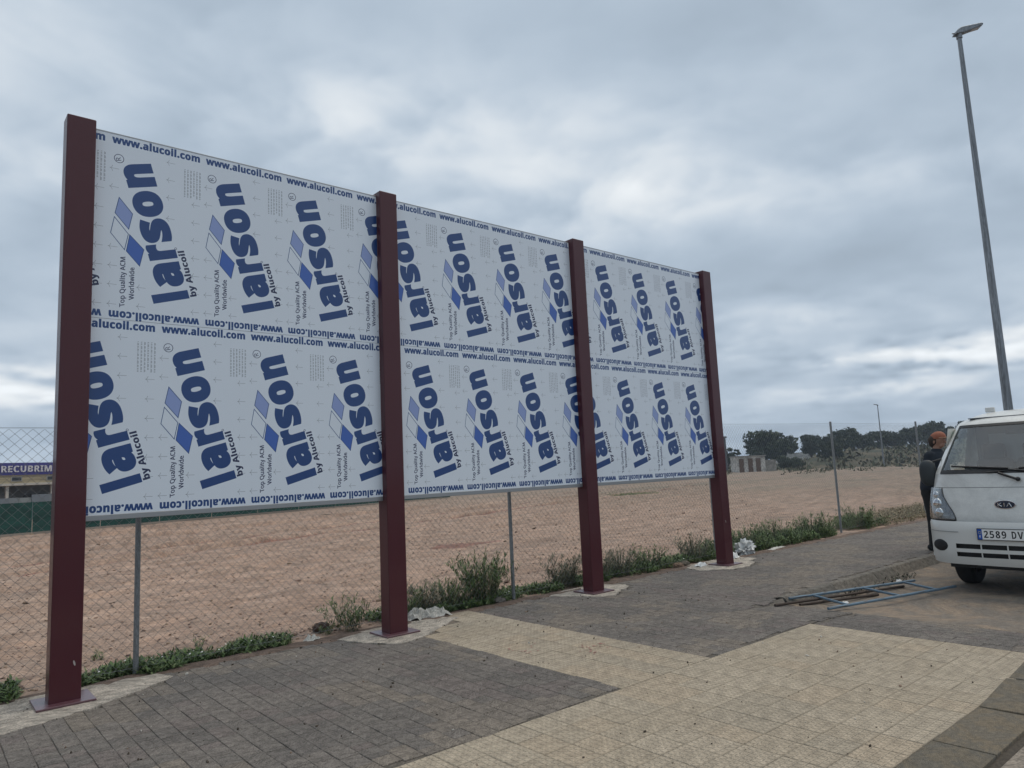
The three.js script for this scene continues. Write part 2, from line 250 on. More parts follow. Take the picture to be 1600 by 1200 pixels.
function paleTiles(label, x0, nx, z0, nz, keep, limit) {
  const root = setting('pale_paving', label, 'paving'), list = [];
  part('bedding', grid(x0, x0 + nx * TW, 8, z0, z0 + nz * TD, 8, () => -0.0075), mat([0.25, 0.205, 0.155], 0.98, { map: rep(speck, 2) }), root);
  for (let i = 0; i < nx; i++) for (let j = 0; j < nz; j++) {
    const x = x0 + (i + 0.5) * TW, z = z0 + (j + 0.5) * TD; if (!keep(x, z)) continue;
    const k = fbm2(x * 0.9 + 40, z * 0.9, 3) + R(-0.15, 0.15), wide = rnd() < 0.18 ? 1 : 0;
    list.push({ x: x + R(-0.0012, 0.0012), z: z + R(-0.0012, 0.0012), y: R(-0.001, 0.001), key: wide + ':' + Math.floor(R(0, 8)), tone: k > 0.3 ? 2 : k > 0.05 ? 0 : k > -0.2 ? 1 : k > -0.4 ? 4 : 3, rank: rankN(x, z), rx: R(-0.004, 0.004), rz: R(-0.004, 0.004) });
  }
  layStones(root, list, (k) => { const wide = k[0] === '1' ? 0.0034 : 0.0011, v = Number(k[2]); return block(TW - wide, TD - wide, 0.04, 0.0018, TW * (0.5 + v * 3), TD * (0.5 + v * 5)); }, tileMats, tileRest, TT, 'tile', limit);
}
paleTiles('pale studded tile strip along the kerb in the foreground', 5.43 - 42 * TW, 42, 2.6765, 8, (x, z) => z < 4.43, 300);
paleTiles('pale studded tile cross strip leading from the kerb to the second post', 2.898, 5, 2.674 - 14 * TD, 14, (x, z) => !inPatch(x, z), 300);

// kerb, gutter and road in the right foreground
const concrete = (c, s = 0.7) => mat(c, 0.92, { map: rep(speck, s), bumpMap: rep(gritBump, 4), bumpScale: 0.004 });
{
  const stainTex = tex(512, 512, (u, v) => { const a = tfbm(u, v, 4, 4, 61), b = tfbm(u, v, 14, 4, 63), c = tfbm(u, v, 90, 3, 65); const dirt = sstep(-0.25, 0.3, a + b * 0.5), k = 0.82 + b * 0.12 + c * 0.22; return [k * mix(0.95, 1.0, dirt), k * mix(0.945, 0.965, dirt), k * mix(0.925, 0.90, dirt)]; }, true);
  const kerb = setting('kerb', 'stained grey kerb stones flush with the pale tiles', 'kerb');
  const km = [[0.27, 0.24, 0.195], [0.25, 0.227, 0.19], [0.285, 0.25, 0.20]].map((c, i) => { const m = mat(c, 0.93, { map: rep(stainTex, 1.1 + 0.3 * i), bumpMap: rep(gritBump, 4), bumpScale: 0.006 }); return m; });
  let i = 0; for (let x = -4.4; x < 5.3; x += 0.7, i++) {
    const L = 0.692, g = box(L, 0.16, 0.295, 0, -0.08, 0, 0.005, 2); const xs = x + 0.35, dz = xs > 4 ? -0.035 * Math.pow((xs - 4) / 0.7, 1.2) : 0;
    const st = part('kerb_stone', uvXZ(plain(g).translate(xs, 0, 0)).translate(-xs, 0, 0), km[i % 3], kerb); st.position.set(xs, (xs > 4 ? 0.003 : -0.004) + R(-0.002, 0.002), 4.578 + dz); st.rotation.y = xs > 4 ? 0.08 : R(-0.004, 0.004);
  }
  part('joint_soil', grid(-5, 5.45, 120, 4.30, 4.46, 3, (x, z) => -0.012 + 0.005 * n2(x * 9, z * 9)), mat([0.075, 0.06, 0.045], 0.98, { map: rep(speck, 3) }), kerb);
  single('road', grid(-60, 90, 60, 4.7, 14, 10, () => -0.135), mat([0.085, 0.085, 0.085], 0.92, { map: rep(speck, 0.9), bumpMap: rep(gritBump, 5), bumpScale: 0.006 }), 'grey asphalt road beside the pavement', 'road', 'structure');
  const gutter = setting('gutter', 'pale concrete gutter strip in the bottom right corner', 'gutter');
  for (let x = -4; x < 4.6; x += 1.0) part('gutter_slab', uvXZ(plain(box(0.994, 0.1, 0.42, x + 0.5, -0.064, 4.985, 0.006, 1))), concrete([0.40, 0.34, 0.275], 0.8), gutter);
  part('joint_soil', grid(-5, 4.7, 60, 4.70, 4.80, 2, (x, z) => -0.024 + 0.006 * n2(x * 8, z * 8)), mat([0.10, 0.082, 0.062], 0.98, { map: rep(speck, 3) }), gutter);
  single('far_pavement', grid(-60, 90, 4, 14, 18, 2, () => 0), concrete([0.25, 0.23, 0.2]), 'plain pavement across the road', 'pavement', 'structure');
}
// parking bay of packed mud with its raised kerb
{
  const mud = tex(512, 512, (u, v) => { const a = tfbm(u, v, 4, 4, 71), b = tfbm(u, v, 22, 4, 73), c = tfbm(u, v, 100, 2, 74); const k = 0.86 + a * 0.1 + b * 0.14 + c * 0.14, w = sstep(-0.35, 0.35, a - b * 0.4); return [k * mix(0.60, 0.65, w), k * mix(0.56, 0.58, w), k * mix(0.515, 0.505, w)]; }, true);
  const g = grid(6.2, 44, 300, 1.93, 4.72, 60, (x, z) => { const edge = 6.22 + 0.12 * fbm2(z * 1.6, 3, 3); return drop(x, z) + mix(-0.03, 0.005, sstep(edge - 0.04, edge + 0.06, x)) + 0.006 * fbm2(x * 2.2, z * 2.2, 3); });
  single('parking_bay', g, mat([0.78, 0.78, 0.78], 0.93, { map: rep(mud, 0.55), bumpMap: rep(gritBump, 2), bumpScale: 0.006 }), 'parking bay of trodden brown mud under the truck', 'parking bay', 'structure');
  const kerb = setting('bay_kerb', 'raised grey kerb between dark paving and muddy parking bay', 'kerb');
  const prof = new THREE.Shape([[1.795, 0.004], [1.865, 0.004], [1.88, -0.004], [1.965, -0.125], [1.965, -0.25], [1.795, -0.25]].map(([z, y]) => new THREE.Vector2(z, y)));
  const cm = [[0.25, 0.225, 0.19], [0.23, 0.21, 0.18], [0.265, 0.235, 0.195]].map((c) => concrete(c, 1));
  let i = 0; for (let x = 6.43; x < 42; x += 0.54, i++) { const k = new THREE.ExtrudeGeometry(prof, { depth: 0.533, bevelEnabled: false }); k.rotateY(Math.PI / 2); k.scale(1, 1, -1); const q = plain(k); const p = q.attributes.position; for (let j = 0; j < p.count; j += 3) { const a = [p.getX(j + 1), p.getY(j + 1), p.getZ(j + 1)], b = [p.getX(j + 2), p.getY(j + 2), p.getZ(j + 2)]; p.setXYZ(j + 1, ...b); p.setXYZ(j + 2, ...a); } q.computeVertexNormals(); const s = part('kerb_stone', (() => { const u = q.attributes.uv; for (let j = 0; j < p.count; j++) u.setXY(j, p.getX(j) + i * 0.37, p.getZ(j) - p.getY(j)); return q; })(), cm[i % 3], kerb); s.position.set(x, R(-0.002, 0.002), 0); }
}
// ------------------------------------------------------------------ the billboard
const PX = [0, 2.7027, 5.4447, 8.2014], PW = 0.197, PD = 0.165, PH = 4.352, ZP = -0.0753;
{
  // printed protective film: one repeat is 0.722 m wide and 1.5 m high
  const CW = 986, CH = 2048, S = CH / 1.5, per = 0.722, c = document.createElement('canvas'); c.width = CW; c.height = CH; const g = c.getContext('2d');
  g.fillStyle = '#dde5ee'; g.fillRect(0, 0, CW, CH);
  const navy = '#0b3c78', ink = '#121f4a';
  const film = (draw) => { for (const k of [-1, 0, 1]) { g.save(); g.translate((0.25 + k * per) * S, CH); g.scale(S, -S); draw(); g.restore(); } }; // x to the right, y up, metres; origin at the registered mark's column, panel foot
  const write = (s, x, y, h, w, turn, font, col, fat = 0, slant = 0) => { // lettering fitted to width w and capital height h
    g.save(); g.translate(x, y); g.rotate(turn); g.font = `${font} 100px sans-serif`; const m = g.measureText(s); const sx = w / m.width, sy = h / 71;
    g.transform(sx, 0, slant * sx, -sy, 0, 0); g.transform(1, 0, 0, 1, 0, 0); g.fillStyle = col; g.fillText(s, 0, 0); if (fat) { g.lineWidth = fat; g.strokeStyle = col; g.lineJoin = 'miter'; g.strokeText(s, 0, 0); } g.restore();
  };
  const glyph = (s, x0, x1, y0, y1, fat) => { g.save(); g.font = 'bold 100px sans-serif'; const m = g.measureText(s), l = -m.actualBoundingBoxLeft, r = m.actualBoundingBoxRight, t = m.actualBoundingBoxAscent, b = -m.actualBoundingBoxDescent; const f = fat / 2; const sx = (x1 - x0) / (r - l + fat), sy = (y1 - y0) / (t - b + fat); g.translate(x0, y0); g.scale(sx, -sy); g.translate(-l + f, b - f); g.lineWidth = fat; g.lineJoin = 'miter'; g.miterLimit = 3; g.fillStyle = g.strokeStyle = navy; g.fillText(s, 0, 0); g.strokeText(s, 0, 0); g.restore(); };
  const poly = (pts, fill, line, w) => { g.beginPath(); pts.forEach(([x, y], i) => i ? g.lineTo(x, y) : g.moveTo(x, y)); g.closePath(); if (fill) { g.fillStyle = fill; g.fill(); } if (line) { g.strokeStyle = line; g.lineWidth = w; g.stroke(); } };
  film(() => {
    // arrows for the laying direction
    g.strokeStyle = '#8d949c'; g.lineWidth = 0.0026;
    const cols = [[-0.03, [1.217, 1.064, 0.578, 0.426, 0.276, 0.119]], [0.178, [0.273, 0.119]], [0.389, [1.364, 1.213, 1.061, 0.883]], [0.589, [1.04, 0.883, 0.728, 0.576, 0.424, 0.272, 0.118]]];
    for (const [x, ys] of cols) for (const y of ys) { g.beginPath(); g.moveTo(x + 0.033, y); g.lineTo(x - 0.031, y); g.moveTo(x - 0.014, y + 0.025); g.quadraticCurveTo(x - 0.018, y + 0.004, x - 0.033, y); g.quadraticCurveTo(x - 0.018, y - 0.004, x - 0.014, y - 0.025); g.stroke(); }
    // small print, six lines reading upwards
    for (let k = 0; k < 6; k++) { const x = 0.50 + k * 0.0245, q = mulberry(100 + k); let y = 1.095 + (k === 3 ? 0.02 : 0); g.fillStyle = '#9aa0a8'; while (y < 1.335) { const L = 0.008 + q() * 0.024; g.fillRect(x - 0.006, y, 0.0042, Math.min(L, 1.338 - y)); g.fillRect(x, y + 0.002, 0.0042, Math.min(L * 0.8, 1.338 - y)); y += L + 0.005; } }
    // registered mark
    g.strokeStyle = ink; g.lineWidth = 0.0045; g.beginPath(); g.arc(0, 1.305, 0.034, 0, 7); g.stroke();
    write('R', 0.018, 1.287, 0.037, 0.033, Math.PI / 2 + 0.27, '', ink);
    // three lozenges
    poly([[0.007, 0.985], [0.106, 0.868], [0.08, 0.737], [-0.02, 0.853]], '#8d9fd0', navy, 0.005);
    poly([[-0.024, 0.82], [0.078, 0.697], [0.053, 0.564], [-0.048, 0.687]], '#dde5ee', navy, 0.005);
    poly([[0.088, 0.693], [0.193, 0.588], [0.164, 0.448], [0.066, 0.556]], '#3b63b4', navy, 0.005);
    // wordmark
    g.save(); g.translate(0.551, 0.257); g.rotate(106 * Math.PI / 180);
    g.fillStyle = navy; g.fillRect(-0.022, 0.01, 0.071, 0.287);
    glyph('a', 0.09, 0.293, 0.006, 0.24, 9); glyph('r', 0.318, 0.452, 0.012, 0.238, 9); glyph('s', 0.46, 0.662, 0.006, 0.242, 9); glyph('o', 0.671, 0.89, 0.008, 0.24, 9); glyph('n', 0.917, 1.113, 0.012, 0.24, 9);
    g.restore();
    g.save(); g.translate(0.551, 0.257); g.rotate(106 * Math.PI / 180); write('by Alucoil', -0.018, -0.05, 0.047, 0.398, 0, 'bold', ink, 4); g.strokeStyle = ink; g.lineWidth = 0.003; g.beginPath(); g.arc(0.398, 0.008, 0.008, 0, 7); g.stroke(); g.restore();
    write('Top Quality ACM', 0.06, 0.108, 0.034, 0.404, Math.PI / 2, '', ink, 4.5, 0.22); write('Worldwide', 0.126, 0.172, 0.034, 0.262, Math.PI / 2, '', ink, 4.5, 0.22);
    // web address along both edges, the lower one upside down
    write('www.alucoil.com', -0.05, 1.428, 0.06, 0.674, 0, 'bold', navy, 6); write('www.alucoil.com', 0.622, 0.066, 0.06, 0.674, Math.PI, 'bold', navy, 6);
  });
  const print = new THREE.CanvasTexture(c); print.colorSpace = THREE.SRGBColorSpace; print.wrapS = THREE.RepeatWrapping; print.magFilter = THREE.LinearFilter; print.anisotropy = 8;
  const filmMat = phys([1, 1, 1], 0.42, { map: print, clearcoat: 0.5, clearcoatRoughness: 0.18, ior: 1.5 });
  const maroon = phys([0.066, 0.0085, 0.0145], 0.5, { clearcoat: 0.35, clearcoatRoughness: 0.1, ior: 1.4, bumpMap: rep(gritBump, 2), bumpScale: 0.0006 });
  const plateMat = phys([0.17, 0.075, 0.095], 0.38, { map: rep(speck, 2), clearcoat: 0.5, clearcoatRoughness: 0.25 });
  const alu = mat([0.36, 0.37, 0.38], 0.45, { metalness: 0.75 }), zinc = mat([0.42, 0.43, 0.44], 0.5, { metalness: 0.7, map: rep(speck, 2) });
  const bb = thing('billboard', 'long billboard of six film-covered white panels on four dark red steel posts', 'billboard');
  PX.forEach((x, i) => {
    const p = part('post', box(PW, PH - 0.012, PD, 0, 0.012 + (PH - 0.012) / 2, 0, 0.009, 3), maroon, bb); p.position.set(x + PW / 2, 0, -PD / 2);
    const b = part('base_plate', box(0.36, 0.016, 0.34, 0, 0.012, 0, 0.004, 1), plateMat, p);
    if (i === 0 || i === 3) { const chip = part('paint_scratch', new THREE.CircleGeometry(1, 10).scale(0.006, 0.02, 1).rotateZ(0.25).translate(i ? -0.03 : 0.05, i ? 0.62 : 0.27, PD / 2 + 0.0012), mat([0.4, 0.36, 0.34], 0.7), p); }
  });
  const offs = [[0.373, 0.760], [3.530, 3.039], [5.875, 6.157]], span = [[0.197, 2.7027], [2.8997, 5.4447], [5.6417, 8.2014]];
  span.forEach(([a, b], k) => {
    for (const row of [0, 1]) { // row 0 is the upper panel
      const y0 = row ? 1.293 : 2.7945, h = row ? 1.4985 : 1.5115, w = b - a - 0.004, x = (a + b) / 2;
      const g = plain(box(w, h, 0.004, x, y0 + h / 2, ZP - 0.002)); const p = g.attributes.position, uv = g.attributes.uv, s = k === 2 ? 0.7325 : k === 1 ? 0.7255 : 0.7215;
      for (let i = 0; i < p.count; i++) uv.setXY(i, (p.getX(i) - offs[k][row]) / s + 0.25 / per, clamp((p.getY(i) - y0) / h, 0.0005, 0.9995));
      part('panel', g, filmMat, bb);
    }
    const w = b - a - 0.002, x = (a + b) / 2;
    part('bottom_rail', box(w, 0.040, 0.06, x, 1.2715, ZP - 0.027, 0.003, 1), alu, bb);
    part('top_trim', box(w, 0.012, 0.03, x, 4.3125, ZP - 0.014, 0.002, 1), alu, bb);
    for (const y of [1.6, 2.79, 4.0]) part('back_rail', box(w, 0.05, 0.06, x, y, ZP - 0.036, 0.003, 1), zinc, bb);
  });
  const patchMat = mat([0.80, 0.71, 0.60], 0.95, { map: rep(speck, 0.9), bumpMap: rep(gritBump, 3), bumpScale: 0.012 });
  B_.forEach((P, i) => {
    const Q = []; P.forEach(([x, z], k) => { const [X, Z] = P[(k + 1) % P.length]; for (let t = 0; t < 5; t++) { const u = t / 5, xx = mix(x, X, u), zz = mix(z, Z, u); Q.push([xx + 0.02 * n2(xx * 9, zz * 9), zz + 0.02 * n2(xx * 9 + 7, zz * 9)]); } });
    single('concrete_patch', slab(Q, -0.09, 0.0045), patchMat, ['rough concrete footing poured round the nearest billboard post', 'rough concrete footing poured round the second billboard post', 'rough concrete footing poured round the third billboard post', 'rough concrete footing poured round the farthest billboard post'][i], 'concrete', 'structure');
  });
}

// ------------------------------------------------------------------ wire fence behind the billboard
const fz = (x) => -0.492 - 0.0205 * x;
{
  const zincMat = mat([0.40, 0.42, 0.43], 0.55, { metalness: 0.3, map: rep(speck, 3) }), wireMat = mat([0.20, 0.205, 0.205], 0.6, { metalness: 0.4 });
  const f = thing('chain_link_fence', 'tall chain link fence on thin galvanised posts along the field', 'fence');
  const H = (x) => 1.985 + 0.013 * clamp(x, 0, 30);
  for (const x of [-3.4, 0.665, 4.735, 9.0, 13.4, 17.95, 22.4, 26.8, 31.2]) { const h = H(x) + 0.04; const p = part('fence_post', [new THREE.CylinderGeometry(0.022, 0.022, h, 12).translate(0, h / 2 - 0.02, 0)], zincMat, f); p.position.set(x, 0, fz(x) - 0.03); part('post_cap', new THREE.SphereGeometry(0.0235, 10, 6).scale(1, 0.5, 1).translate(0, h - 0.02, 0), zincMat, p); for (const y of [0.1, 1.0, 1.9]) part('tie', new THREE.TorusGeometry(0.024, 0.002, 4, 12).rotateX(Math.PI / 2).translate(0, y, 0), wireMat, p); }
  const W = [], dx = 0.076, x0 = -3.4, x1 = 31.2, r = 0.00135;
  const bar = (a, b) => { const d = b.clone().sub(a), L = d.length(), g = new THREE.CylinderGeometry(r, r, L, 3, 1, true).translate(0, L / 2, 0); g.applyQuaternion(new THREE.Quaternion().setFromUnitVectors(V(0, 1, 0), d.normalize())); return plain(g.translate(a.x, a.y, a.z)); };
  for (let x = x0 - 2.2; x < x1; x += dx) for (const s of [1, -1]) {
    let xa = s > 0 ? x : x + 2.2, ya = 0.03, h = H(x) - 0.05, xb = xa + s * h, yb = ya + h;
    const cut = (v) => { const t = (v - xa) / (xb - xa); return ya + (yb - ya) * t; };
    if (xa < x0) { if (xb < x0) continue; ya = cut(x0); xa = x0; } if (xb < x0) { yb = cut(x0); xb = x0; } if (xb > x1) { if (xa > x1) continue; yb = cut(x1); xb = x1; } if (xa > x1) { ya = cut(x1); xa = x1; }
    if (Math.abs(xb - xa) < 0.02) continue;
    W.push(bar(V(xa, ya, fz(xa) + s * 0.0016), V(xb, yb, fz(xb) + s * 0.0016)));
  }
  part('wire_mesh', mergeGeometries(W), wireMat, f, 'stuff');
  for (const k of [0, 1]) { const pts = []; for (let x = x0; x <= x1; x += 1.1) pts.push(V(x, 0.05 + k * (H(x) - 0.06) - 0.006 * Math.abs(Math.sin(x * 0.7)), fz(x) - 0.005)); part('tension_wire', new THREE.TubeGeometry(new THREE.CatmullRomCurve3(pts), 60, 0.0019, 4), wireMat, f); }
}

// ------------------------------------------------------------------ weeds along the fence
function bladeSet(list) { // list of [x, y, z, length, width, azimuth, lean, bend, shadeIndex] -> leaf blades as folded quads with vertex colours
  const P = [], C = [], cols = list.cols;
  for (const [x, y, z, L, w, az, lean, bend, ci] of list) {
    const ca = Math.cos(az), sa = Math.sin(az); const pt = (t, s) => { const a = lean + bend * t, h = Math.cos(a) * L * t, o = Math.sin(a) * L * t; const ww = w * s * (t < 0.02 ? 0.45 : 1 - 0.75 * Math.pow(t, 2)); return [x + ca * o - sa * ww, y + h, z + sa * o + ca * ww]; };
    const ts = [0, 0.45, 1]; for (let i = 0; i < 2; i++) { const a = pt(ts[i], -0.5), b = pt(ts[i], 0.5), c = pt(ts[i + 1], 0.5), d = pt(ts[i + 1], -0.5); P.push(...a, ...b, ...c, ...a, ...c, ...d); for (let k = 0; k < 6; k++) C.push(...cols[ci]); }
  }
  const g = new THREE.BufferGeometry(); g.setAttribute('position', new THREE.BufferAttribute(new Float32Array(P), 3)); g.setAttribute('color', new THREE.BufferAttribute(new Float32Array(C), 3)); g.computeVertexNormals(); return g;
}
const leafMat = phys([1, 1, 1], 0.75, { vertexColors: true, side: THREE.DoubleSide, transmission: 0 });
const GREENS = [[0.085, 0.139, 0.046], [0.12, 0.18, 0.058], [0.066, 0.109, 0.038], [0.165, 0.205, 0.084], [0.095, 0.155, 0.041]];
const GREYS = [[0.098, 0.118, 0.069], [0.127, 0.147, 0.09], [0.075, 0.094, 0.056], [0.172, 0.177, 0.112], [0.23, 0.201, 0.129]];
const STRAW = [[0.28, 0.22, 0.13], [0.22, 0.175, 0.105], [0.16, 0.14, 0.075], [0.12, 0.125, 0.06], [0.33, 0.27, 0.17]];
const groundHere = (x, z) => z > -0.30 ? 0 : z > -0.6 ? -0.01 : fieldY(x, z);
function mat_weeds(label, x0, x1, z0, z1, dens, hgt, cols, holes = 0.0, flowers = 0) { // low sprawling cover: uncountable
  const L = []; L.cols = cols; const n = Math.floor((x1 - x0) * (z1 - z0) * dens), zc = (z0 + z1) / 2, zr = Math.abs(z1 - z0) / 2;
  for (let i = 0; i < Math.abs(n); i++) {
    const x = R(x0, x1), z = R(z0, z1); const e = 1 - Math.pow(Math.abs(z - zc) / zr, 2) + 1.7 * fbm2(x * 1.7, z * 1.7, 3) - holes; const ends = Math.min(sstep(x0, x0 + 0.25, x), sstep(x1, x1 - 0.25, x)); if (e * ends < 0.3) continue;
    const h = hgt * clamp(0.35 + 0.6 * e + 0.35 * n2(x * 4, z * 4), 0.25, 1.3), y = groundHere(x, z) - 0.005 + h * Math.pow(rnd(), 0.8) * 0.8;
    L.push([x, y, z, R(0.03, 0.07), R(0.012, 0.028), R(0, 6.3), R(0.3, 1.5), R(0, 0.7), Math.floor(rnd() * 5)]);
    if (rnd() < 0.2) L.push([x, groundHere(x, z) - 0.01, z, h * R(0.6, 1.2), 0.006, R(0, 6.3), R(0, 0.5), R(0, 0.5), Math.floor(rnd() * 5)]);
  }
  const m = single('weeds', bladeSet(L), leafMat, label, 'weeds', 'stuff');
  if (flowers) { const fl = []; for (let i = 0; i < flowers; i++) { const x = R(x0 + 0.1, x1 - 0.1), z = R(zc - zr * 0.5, zc + zr * 0.6); fl.push(new THREE.CircleGeometry(R(0.006, 0.011), 6).rotateX(-1.1).rotateY(R(0, 6)).translate(x, groundHere(x, z) + hgt * R(0.7, 1.05), z)); } part('blossom', fl, mat([0.7, 0.7, 0.64], 0.8), m, 'stuff'); }
  return m;
}
function bush(label, x, z, h, w, cols, n, leaf = 0.05, dry = 0.1, group) { // an upright many-stemmed weed
  const root = thing('weed_bush', label, 'bush', [x, groundHere(x, z) - 0.01, z], 0, group); const L = [], S = []; L.cols = cols; S.cols = STRAW; const stems = Math.max(8, Math.floor(n / 24));
  for (let s = 0; s < stems; s++) {
    const az = R(0, 6.3), r0 = Math.pow(rnd(), 0.6) * w * 0.32, lean = R(0.02, 0.5), hh = h * R(0.55, 1.08); const bx = Math.cos(az) * r0, bz = Math.sin(az) * r0;
    S.push([bx, 0, bz, hh, 0.007, az, lean * 0.6, lean * 0.7, Math.floor(rnd() * 5)]);
    for (let k = 0; k < n / stems; k++) { const t = Math.pow(R(0.02, 1), 0.75), a = lean * 0.6 + lean * 0.7 * t, px = bx + Math.cos(az) * Math.sin(a) * hh * t, pz = bz + Math.sin(az) * Math.sin(a) * hh * t; L.push([px + R(-0.015, 0.015), Math.cos(a) * hh * t + R(-0.02, 0.02), pz + R(-0.015, 0.015), leaf * R(0.6, 1.4), leaf * R(0.16, 0.3), R(0, 6.3), R(0.25, 1.2), R(0, 0.6), rnd() < dry && t > 0.7 ? 4 : Math.floor(rnd() * 4)]); }
  }
  part('stems', bladeSet(S), leafMat, root, 'stuff'); part('foliage', bladeSet(L), leafMat, root, 'stuff'); return root;
}
mat_weeds('low green weeds at the paving edge left of the nearest post', -2.6, -0.02, -1.0, -0.36, 6500, 0.11, GREENS, 0, 8);
mat_weeds('low green weeds with white blossom between the nearest post and the second post', -0.02, 2.05, -0.95, -0.40, 6500, 0.10, GREENS, 0.1, 46);
mat_weeds('low green weeds just behind the second and third posts', 2.9, 5.7, -1.15, -0.52, 4600, 0.10, GREENS, 0.2, 34);
mat_weeds('green weeds between the third post and the farthest post', 5.7, 9.3, -1.25, -0.56, 4400, 0.13, GREENS, 0.15, 24);
mat_weeds('dense green weeds past the farthest post', 9.2, 13.3, -1.45, -0.6, 4200, 0.2, GREENS, -0.15, 16);
mat_weeds('green weeds in front of the fence post beside the truck', 13.9, 15.6, -1.6, -0.7, 2600, 0.26, GREENS, -0.1, 0);
mat_weeds('dry straw coloured grass on the verge toward the truck', 15.2, 26, -2.2, -0.55, 1100, 0.18, STRAW, -0.2, 0);
{ const a = onLevel(950, 776, -0.03), b = onLevel(1030, 770, -0.03); mat_weeds('thin green strip of grass far out in the field behind the billboard', a.x, b.x, Math.min(a.z, b.z) - 0.4, Math.max(a.z, b.z) + 0.4, 500, 0.1, GREENS, -0.1); }
bush('ragged green bush left of the second post', 2.62, -0.72, 0.34, 0.42, GREENS, 800, 0.05, 0.1);
bush('low dark bush just right of the second post', 3.32, -0.8, 0.34, 0.45, GREENS, 1100, 0.05, 0.2);
bush('feathery grey bush behind the white cloth', 3.62, -0.85, 0.36, 0.5, GREYS, 1300, 0.045, 0.4);
bush('mid green bush between white cloth and the tall bush', 4.0, -0.82, 0.36, 0.5, GREENS, 1500, 0.05, 0.2);
bush('tall dense green bush left of the middle fence post', 4.42, -0.8, 0.56, 0.62, GREENS, 2600, 0.06, 0.1);
bush('small rounded bush left of the third post', 5.72, -0.8, 0.42, 0.45, GREYS, 1500, 0.05, 0.2);
bush('grey flowering bush just right of the third post', 6.45, -0.85, 0.42, 0.55, GREYS, 1500, 0.045, 0.45);
bush('grey green bush second right of the third post', 6.95, -0.9, 0.38, 0.55, GREYS, 1400, 0.045, 0.35);
bush('green bush midway between third and farthest posts', 7.6, -0.95, 0.36, 0.5, GREENS, 1200, 0.05, 0.15);
bush('grey green bush left of the farthest post', 8.75, -0.95, 0.42, 0.6, GREYS, 1400, 0.05, 0.25);
bush('leafy bush right behind the crumpled plastic bag', 10.3, -0.95, 0.36, 0.7, GREENS, 1600, 0.06, 0.05);
bush('broad green bush in the dense weeds past the farthest post', 11.3, -1.0, 0.42, 0.8, GREENS, 1800, 0.06, 0.05);
bush('green bush at the foot of the fence post beyond the billboard', 12.6, -1.0, 0.44, 0.8, GREENS, 1800, 0.06, 0.05);
bush('bright green bush between fence post and truck', 14.6, -1.0, 0.46, 0.8, GREENS, 1400, 0.06, 0.05);
[['tiny weed alone in the bare soil behind the fence', 1.3, -1.05, 0.14, 0.14], ['dark flat weed in the soil left of the first fence post', 0.55, -1.55, 0.10, 0.25], ['small weed beside the round clod near the second post', 2.42, -0.78, 0.1, 0.18]].forEach(([l, x, z, h, w]) => bush(l, x, z, h, w, GREENS, 110, 0.035, 0.1));

// ------------------------------------------------------------------ litter and stones
function crumple(w, d, h, n, seed, fold = 1) { // a crumpled sheet with sharp folds
  const g = new THREE.PlaneGeometry(w, d, n, n); g.rotateX(-Math.PI / 2); const p = g.attributes.position;
  for (let i = 0; i < p.count; i++) { const x = p.getX(i), z = p.getZ(i); const a = Math.abs(n2(x * 7 / fold + seed, z * 7 / fold)), b = Math.abs(n2(x * 17 / fold - seed, z * 17 / fold + 4)); const e = 1 - Math.pow(Math.max(Math.abs(x / w), Math.abs(z / d)) * 2, 3); p.setXYZ(i, x + 0.12 * w * n2(z * 9 + seed, 3), h * (0.15 + 0.75 * a + 0.35 * b) * (0.35 + 0.65 * e) - h * 0.12, z + 0.12 * d * n2(x * 9, seed)); }
  const q = g.toNonIndexed(); q.computeVertexNormals(); return q;
}
const clothMat = phys([0.78, 0.76, 0.69], 0.85, { side: THREE.DoubleSide, map: rep(speck, 2) }), bagMat = phys([0.66, 0.67, 0.66], 0.45, { side: THREE.DoubleSide });
function litter(name, label, cat, x, z, w, d, h, n, seed, turn, m) { const o = single(name, crumple(w, d, h, n, seed), m, label, cat); o.position.set(x, groundHere(x, z) + 0.006, z); o.rotation.y = turn; return o; }
litter('white_cloth', 'crumpled white cloth lying in the weeds right of the second post', 'cloth', 3.42, -0.5, 0.5, 0.24, 0.15, 18, 3, -0.1, clothMat);
{ const g = new THREE.IcosahedronGeometry(0.15, 12), p = g.attributes.position; for (let i = 0; i < p.count; i++) { const X = p.getX(i) / 0.15, Y = p.getY(i) / 0.15, Z = p.getZ(i) / 0.15; const a = 1 - Math.abs(n3(X * 1.3 + 2, Y * 1.3, Z * 1.3)), b = 1 - Math.abs(n3(X * 3.1, Y * 3.1 + 5, Z * 3.1)), k = 0.42 + 0.6 * a * a * a + 0.1 * b * b; p.setXYZ(i, p.getX(i) * k * 1.5, Math.max(-0.085, p.getY(i) * k * 1.05 + 0.03 * n2(X * 2, Z * 2)), p.getZ(i) * k); } const q = g.index ? g.toNonIndexed() : g; q.computeVertexNormals(); const o = single('plastic_bag', q, bagMat, 'crumpled translucent white plastic bag right of the farthest post', 'bag'); o.position.set(9.52, groundHere(9.52, -0.52) + 0.085, -0.52); }
litter('paper_scrap', 'small white paper scrap on paving edge left of the second post', 'paper', 2.16, -0.5, 0.17, 0.12, 0.07, 8, 14, 0.5, clothMat);
litter('paper_scrap', 'white paper scrap beside the foot of the farthest post', 'paper', 8.0, -0.3, 0.26, 0.12, 0.09, 8, 21, 0.2, bagMat);
litter('paper_sheet', 'flat white sheet at the weed edge beyond the plastic bag', 'paper', 10.35, -0.46, 0.5, 0.12, 0.05, 8, 27, 0.1, clothMat);
litter('paper_scrap', 'white scrap half hidden behind the farthest post', 'paper', 8.98, -0.42, 0.26, 0.2, 0.16, 9, 33, 0.4, bagMat);
